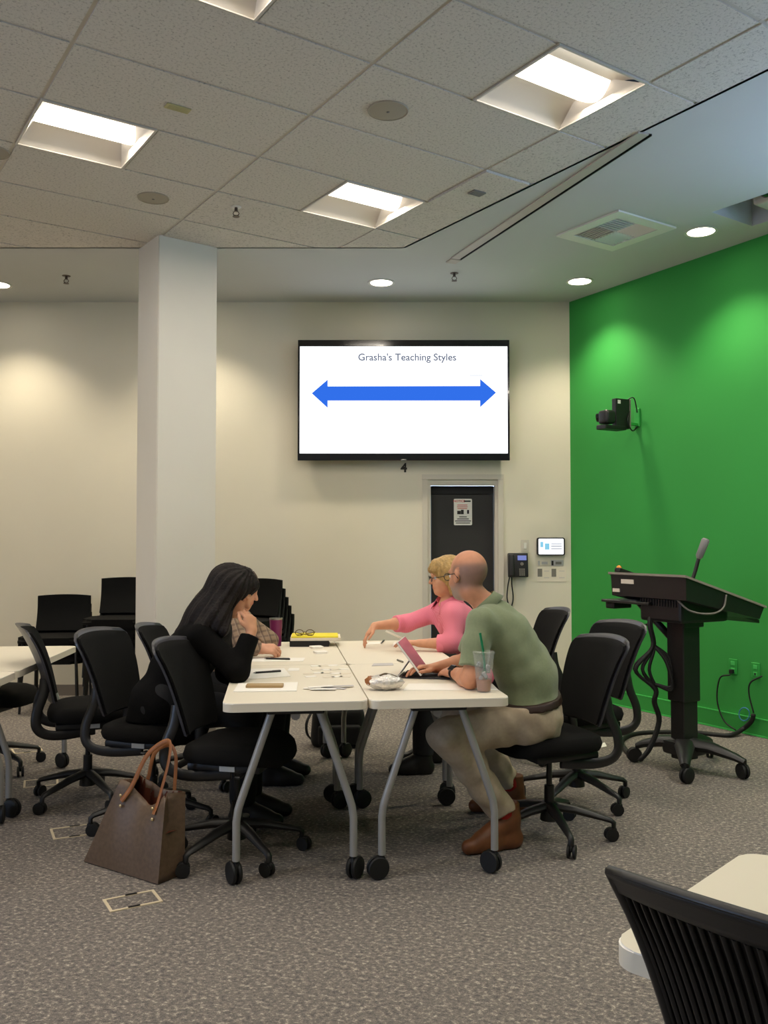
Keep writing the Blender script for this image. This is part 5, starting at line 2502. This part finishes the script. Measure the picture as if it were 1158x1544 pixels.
def glasses(root, hc, F, m):
    o_ = np.array(root.location)

    def P(a, b, d):
        return Vector(hc + a * F[0] + b * F[1] + d * F[2] - o_)
    b_ = nb()
    for sg in (-1, 1):
        tube(b_, [P(.106 - .006 * abs(math.cos(a)), sg * .034 + .024 * math.cos(a), .002 + .017 * math.sin(a)) for a in [2 * PI * k / 18 for k in range(19)]], .0020, 6, cap=False)
    tube(b_, [P(.107, -.010, .006), P(.110, 0, .009), P(.107, .010, .006)], .002, 6)
    g = obj('glasses', b_, m, root, 180)
    for sg in (-1, 1):
        b_ = nb()
        tube(b_, [P(.100, sg * .058, .008), P(.05, sg * .079, .010), P(-.005, sg * .086, .012), P(-.028, sg * .086, -.012)], .0022, 6)
        obj('temple', b_, m, g, 180)
    return g


def collar(root, J, m, r0=.066, r1=.094, gap=R(26), spread=.0):
    nk = np.array(J['neck'])
    ax = nrm(np.array(J['head']) - 0.02 - nk)
    ax = nrm(lerp(ax, nrm(nk - np.array(J['chest'])), .5))
    f = np.array(J['bf'], float)
    f = nrm(f - ax * (f @ ax))
    l = np.cross(ax, f)
    b_ = nb()
    n = 28
    A, B, C = [], [], []
    for k in range(n + 1):
        a = gap + (2 * PI - 2 * gap) * k / n
        e = abs(math.cos(a / 2)) ** 6           # points at the open front
        d = math.cos(a) * f + math.sin(a) * l
        A.append(b_.verts.new(Vector(nk + d * r0 + ax * (spread - .012) - np.array(root.location))))
        B.append(b_.verts.new(Vector(nk + d * (r0 + .005) + ax * (spread + .028 - .016 * e) - np.array(root.location))))
        C.append(b_.verts.new(Vector(nk + d * (r1 + .012 * e) + ax * (spread - .020 - .030 * e) - np.array(root.location))))
    for k in range(n):
        b_.faces.new((A[k], A[k + 1], B[k + 1], B[k]))
        b_.faces.new((B[k], B[k + 1], C[k + 1], C[k]))
    o = obj('collar', b_, m, root, 70)
    sm_ = o.modifiers.new('thick', 'SOLIDIFY')
    sm_.thickness = .004
    return o


# ---- person in the green polo shirt
root = thing('person', 'person in a green polo shirt and khaki trousers leaning on the table', 'person', (.80, 4.33, 0))
J = dict(pel=V3(.715, 4.30, .605), mid=V3(.695, 4.29, .78), chest=V3(.600, 4.275, .965), neck=V3(.490, 4.285, 1.125),
         head=V3(.402, 4.30, 1.262), hf=(-.62, .78, -.10), bf=(-.93, .2, -.3), w=1.12, hs=1.0,
         shL=V3(.450, 4.105, 1.045), shR=V3(.515, 4.455, 1.05), elL=V3(.390, 4.02, .806), elR=V3(.415, 4.53, .812),
         wrL=V3(.335, 4.270, .800), wrR=V3(.255, 4.425, .800),
         handL=(V3(-.35, .85, .0), V3(-.3, -.1, 1), .55), handR=(V3(-.85, -.35, .10), V3(.1, .2, 1), .45),
         hipL=V3(.690, 4.185, .595), hipR=V3(.710, 4.42, .595), knL=V3(.285, 4.06, .545), knR=V3(.37, 4.60, .545),
         anL=V3(.585, 4.19, .135), anR=V3(.690, 4.745, .115), toL=V3(.405, 4.10, .03), toR=V3(.50, 4.73, .03))
P, F = body_prims(J)
hcM = J['head']
grey = np.array(s2l((120, 104, 98)))
beard = np.array(s2l((150, 138, 128)))


def man_extra(V, d, c):
    # closely shaved sides and back below the bald crown, grey beard along the jaw
    s = 1 / (1 + np.exp(-((.052 - d[:, 2]) / .006 + 0))) * (1 / (1 + np.exp(-((.022 - d[:, 0]) / .008)))) * (1 / (1 + np.exp(-((d[:, 2] + .062) / .008))))
    s *= (np.linalg.norm(d, axis=1) < .16)
    ear = (np.abs(d[:, 1]) > .076) & (np.abs(d[:, 2]) < .04) & (np.abs(d[:, 0]) < .03)
    s = np.where(ear, 0, s)[:, None] * .75
    c = c * (1 - s) + grey * s
    b = 1 / (1 + np.exp(-((-.048 - d[:, 2]) / .006))) * (1 / (1 + np.exp(-((d[:, 0] - .004) / .008)))) * (d[:, 2] > -.13) * (np.linalg.norm(d, axis=1) < .17)
    b = b[:, None] * .8
    return c * (1 - b) + beard * b


sdf_obj('body', P, 'skin', root, .006, color=skin_color((200, 140, 108), F, hcM, man_extra))
eyes(root, hcM, F)
glasses(root, hcM, F, 'watch')
SP = torso_prims(J, .012, J['w']) + sleeve(J, 'L', .010, .80) + sleeve(J, 'R', .010, .80) + neck_hole(J)
bn = nrm(J['mid'] - J['pel'])
sdf_obj('polo_shirt', SP, 'polo', root, .006, disp=folds(2, .0048, 30), planes=[(J['pel'] + bn * .060, -bn)])
collar(root, J, 'polo')
TP = trousers(J, .016, .88)
bn = nrm(J['mid'] - J['pel'])
sdf_obj('trousers', TP, 'khaki', root, .007, disp=folds(5, .008, 36), planes=[(J['pel'] + bn * .085, bn)])
TQ = trousers(J, .028, .1)
BP = [TQ[0], TQ[1], TQ[2], TQ[5]]
sdf_obj('belt', BP, 'belt', root, .006, planes=[(J['pel'] + bn * .090, bn), (J['pel'] + bn * .056, -bn)])
for s in 'LR':
    sdf_obj('boot', shoe_prims(J['an' + s], J['to' + s], .075), 'boot', root, .006, planes=[(V3(0, 0, .002), V3(0, 0, -1))])
    b_ = nb()
    a = Vector(J['an' + s]) - root.location
    k_ = Vector(J['kn' + s]) - root.location
    d_ = (k_ - a).normalized()
    cone(b_, a + d_ * .03, a + d_ * .095, .050, .051, 16)
    obj('sock', b_, 'redsock', root, 60)
b_ = nb()
wv_ = nrm(J['wrL'] - J['elL'])
wc = Vector(J['wrL'] - wv_ * .03) - root.location
tube(b_, [wc - Vector(wv_) * .012, wc + Vector(wv_) * .012], .034, 20)
wt = obj('watch', b_, 'watch', root, 40)
b_ = nb()
tbox(b_, Matrix.Translation(wc + Vector((-.018, -.014, .028))) @ frame_to((-.5, -.4, 1)), (.036, .034, .010), .004, 2)
obj('watch_face', b_, 'blackgloss', wt)

# ---- person in black
root = thing('person', 'person in a black cardigan with long dark hair resting their face on a hand', 'person', (-1.1, 4.5, 0))
J = dict(pel=V3(-1.105, 4.50, .635), mid=V3(-1.04, 4.50, .785), chest=V3(-.945, 4.50, .90), neck=V3(-.850, 4.495, 1.015),
         head=V3(-.760, 4.46, 1.170), hf=(.86, -.16, -.48), hu=(.25, 0, 1), bf=(.85, 0, -.4), w=1.05, hs=.96,
         shL=V3(-.87, 4.66, .955), shR=V3(-.885, 4.335, .955), elL=V3(-.84, 4.74, .74), elR=V3(-.700, 4.245, .812),
         wrL=V3(-.70, 4.60, .66), wrR=V3(-.645, 4.335, .990),
         handL=(V3(1, -.2, -.1), V3(0, 0, 1), .5), handR=(V3(-.18, .25, .95), V3(.75, -.62, .2), 1.0),
         hipL=V3(-1.09, 4.60, .620), hipR=V3(-1.09, 4.40, .620), knL=V3(-.68, 4.63, .580), knR=V3(-.68, 4.40, .580),
         anL=V3(-.70, 4.66, .10), anR=V3(-.715, 4.50, .10), toL=V3(-.53, 4.66, .03), toR=V3(-.555, 4.48, .03))
P, F = body_prims(J, True)
sdf_obj('body', P, 'skin', root, .006, color=skin_color((206, 150, 116), F, J['head']))
eyes(root, J['head'], F, .96, True)
SP = torso_prims(J, .016, J['w']) + sleeve(J, 'L', .014, 1.9, True) + sleeve(J, 'R', .014, 1.86, True)
SP += [cap(J['pel'] + V3(-.05, -.05, .0), J['pel'] + V3(-.07, -.09, -.10), .115, .10, .05), cap(J['pel'] + V3(-.05, .05, .0), J['pel'] + V3(-.07, .06, -.08), .115, .10, .05)]
sdf_obj('cardigan', SP + neck_hole(J), 'blackknit', root, .007, disp=folds(11, .006, 20), planes=[(V3(0, 0, .545), V3(0, 0, -1))])
sdf_obj('trousers', trousers(J, .012, .97), 'blackpants', root, .008, disp=folds(12, .004, 24), planes=[(J['mid'], nrm(J['mid'] - J['pel']))])
for s in 'LR':
    sdf_obj('shoe', shoe_prims(J['an' + s], J['to' + s], .055), 'blackshoe', root, .006, planes=[(V3(0, 0, .002), V3(0, 0, -1))])


def strands(F, hc, amp=.004, n=46):
    def fn(X, Y, Z):
        a = F[1][0] * (X - hc[0]) + F[1][1] * (Y - hc[1]) + F[1][2] * (Z - hc[2])
        b = F[0][0] * (X - hc[0]) + F[0][1] * (Y - hc[1]) + F[0][2] * (Z - hc[2])
        th = np.arctan2(a, b - .02)
        return amp * (np.sin(th * n + 14 * Z) * .6 + np.sin(th * n * .37 + 5 * X - 7 * Z + 1.3))
    return fn


hc = J['head']
HP = [ell(hc + F[2] * .034 - F[0] * .020, V3(.113, .090, .104), F, .02),
      cap(hc - F[0] * .05 + F[2] * .02, V3(-.905, 4.47, 1.055), .088, .085, .05),
      cap(V3(-.885, 4.46, 1.07), V3(-.985, 4.45, .955), .085, .062, .05),
      cap(hc - F[1] * .052 + F[2] * .05 + F[0] * .01, hc - F[1] * .082 - F[2] * .06 - F[0] * .005, .052, .045, .04),
      cap(hc - F[1] * .080 - F[2] * .05, V3(-.785, 4.335, 1.000), .050, .034, .03),
      cap(V3(-.83, 4.37, 1.06), V3(-.90, 4.345, .985), .060, .045, .04),
      cap(hc + F[1] * .055 + F[2] * .05, hc + F[1] * .085 - F[2] * .09 - F[0] * .01, .050, .040, .04),
      cap(hc + F[2] * .11 + F[0] * .02, hc + F[2] * .085 + F[0] * .075, .035, .028, .03),
      ell(hc + F[0] * .118 - F[2] * .045, V3(.062, .070, .105), F, .015, sub=True)]
sdf_obj('hair', HP, 'hairdark', root, .006, disp=strands(F, hc))

# ---- person in the pink shirt
root = thing('person', 'person in a pink shirt with blond hair and glasses reaching across the table', 'person', (.70, 5.65, 0))
J = dict(pel=V3(.690, 5.70, .635), mid=V3(.600, 5.67, .775), chest=V3(.480, 5.62, .895), neck=V3(.405, 5.585, 1.035),
         head=V3(.392, 5.57, 1.205), hf=(-.97, -.10, -.12), bf=(-.95, -.2, -.2), w=1.0, hs=.98,
         shL=V3(.420, 5.435, .985), shR=V3(.365, 5.745, .985), elL=V3(.420, 5.38, .812), elR=V3(.140, 5.76, .900),
         wrL=V3(.215, 5.42, .808), wrR=V3(-.060, 5.62, .895),
         handL=(V3(-1, .05, .10), V3(.1, 0, 1), .35), handR=(V3(-.55, -.22, -.62), V3(-.6, .0, .7), .42),
         hipL=V3(.66, 5.60, .620), hipR=V3(.68, 5.80, .620), knL=V3(.25, 5.52, .575), knR=V3(.27, 5.76, .575),
         anL=V3(.24, 5.50, .10), anR=V3(.32, 5.78, .10), toL=V3(.08, 5.48, .03), toR=V3(.16, 5.76, .03))
P, F = body_prims(J, True)
sdf_obj('body', P, 'skin', root, .006, color=skin_color((214, 156, 122), F, J['head']))
eyes(root, J['head'], F, .98)
glasses(root, J['head'], F, 'watch')
vneck = nrm(J['neck'] - J['chest'])
SP = torso_prims(J, .013, J['w']) + sleeve(J, 'L', .016, 1.45, True) + sleeve(J, 'R', .016, 1.32, True)
sdf_obj('shirt', SP + neck_hole(J, .060) + [cap(J['neck'] + V3(-.12, -.012, .03), J['chest'] + V3(-.16, -.02, .06), .045, .006, .01, sub=True)], 'pink', root, .006, disp=folds(21, .006, 24))
collar(root, J, 'pink', .066, .122, R(40), .03)
for s, te in (('L', 1.45), ('R', 1.32)):
    el, wr = J['el' + s], J['wr' + s]
    sdf_obj('rolled_cuff', [cap(lerp(el, wr, te - 1 - .14), lerp(el, wr, te - .98), .056, .054, .01, flat=True)], 'pink', root, .006, planes=[(lerp(el, wr, te - 1 - .20), nrm(el - wr))])
sdf_obj('trousers', trousers(J, .012, .97), 'blackpants', root, .008, planes=[(J['mid'], nrm(J['mid'] - J['pel']))])
for s in 'LR':
    sdf_obj('shoe', shoe_prims(J['an' + s], J['to' + s], .055), 'blackshoe', root, .006, planes=[(V3(0, 0, .002), V3(0, 0, -1))])
hc = J['head']
HP = [ell(hc + F[2] * .036 - F[0] * .020, V3(.112, .090, .102), F, .02),
      cap(hc - F[0] * .05, hc - F[0] * .055 - F[2] * .11, .078, .055, .04),
      cap(hc + F[1] * .070 + F[2] * .05 - F[0] * .015, hc + F[1] * .085 - F[2] * .085 - F[0] * .025, .040, .034, .03),
      cap(hc - F[1] * .070 + F[2] * .05 - F[0] * .015, hc - F[1] * .085 - F[2] * .085 - F[0] * .025, .040, .034, .03),
      cap(hc + F[2] * .09 + F[0] * .055 + F[1] * .03, hc + F[2] * .055 + F[0] * .085 + F[1] * .045, .028, .020, .03),
      cap(hc + F[2] * .09 + F[0] * .055 - F[1] * .03, hc + F[2] * .055 + F[0] * .085 - F[1] * .045, .028, .020, .03),
      ell(hc + F[0] * .112 - F[2] * .05, V3(.066, .078, .098), F, .015, sub=True)]
sdf_obj('hair', HP, 'hairblond', root, .006, disp=strands(F, hc, .0025, 70))
lh = J['wrL']
b_ = nb()
tbox(b_, Matrix.Translation((.07, 5.40, .858)) @ Matrix.Rotation(R(24), 4, 'Y') @ Matrix.Rotation(R(-12), 4, 'X'), (.13, .09, .0015))
tag(obj('paper_slip', b_, 'paper', None), 'white slip held up by the person in pink', 'paper')

# ---- person in the plaid shirt
root = thing('person', 'person in a brown plaid shirt mostly hidden behind the person in black', 'person', (-1.05, 5.33, 0))
J = dict(pel=V3(-1.07, 5.33, .600), mid=V3(-1.02, 5.33, .75), chest=V3(-.945, 5.32, .885), neck=V3(-.885, 5.31, 1.00),
         head=V3(-.850, 5.28, 1.145), hf=(.93, -.10, -.35), bf=(.9, 0, -.3), w=1.05,
         shL=V3(-.89, 5.50, .945), shR=V3(-.90, 5.14, .945), elL=V3(-.72, 5.55, .81), elR=V3(-.800, 5.075, .835),
         wrL=V3(-.78, 5.40, .80), wrR=V3(-.715, 5.12, .810),
         handL=(V3(.5, -.8, 0), V3(0, 0, 1), .8), handR=(V3(.95, .1, .0), V3(.1, -.5, .8), 1.15),
         hipL=V3(-1.06, 5.43, .590), hipR=V3(-1.06, 5.23, .590), knL=V3(-.63, 5.43, .545), knR=V3(-.63, 5.20, .545),
         anL=V3(-.66, 5.46, .10), anR=V3(-.68, 5.24, .10), toL=V3(-.50, 5.46, .03), toR=V3(-.52, 5.24, .03))
P, F = body_prims(J)
sdf_obj('body', P, 'skin', root, .007, color=skin_color((208, 152, 122), F, J['head']))
eyes(root, J['head'], F)
sdf_obj('shirt', torso_prims(J, .014, J['w']) + sleeve(J, 'L', .012, 1.9) + sleeve(J, 'R', .012, 1.88) + neck_hole(J), 'plaid', root, .007, disp=folds(31, .005, 24))
collar(root, J, 'plaid')
sdf_obj('trousers', trousers(J, .014, .97), 'blackpants', root, .008, planes=[(J['mid'], nrm(J['mid'] - J['pel']))])
for s in 'LR':
    sdf_obj('shoe', shoe_prims(J['an' + s], J['to' + s], .055), 'blackshoe', root, .007, planes=[(V3(0, 0, .002), V3(0, 0, -1))])
hc = J['head']
HP = [ell(hc + F[2] * .036 - F[0] * .018, V3(.110, .086, .100), F, .02),
      cap(hc - F[0] * .05, hc - F[0] * .06 - F[2] * .06, .070, .045, .04),
      ell(hc + F[0] * .112 - F[2] * .055, V3(.070, .10, .108), F, .015, sub=True)]
sdf_obj('hair', HP, 'hairbrown', root, .006, disp=strands(F, hc, .003))
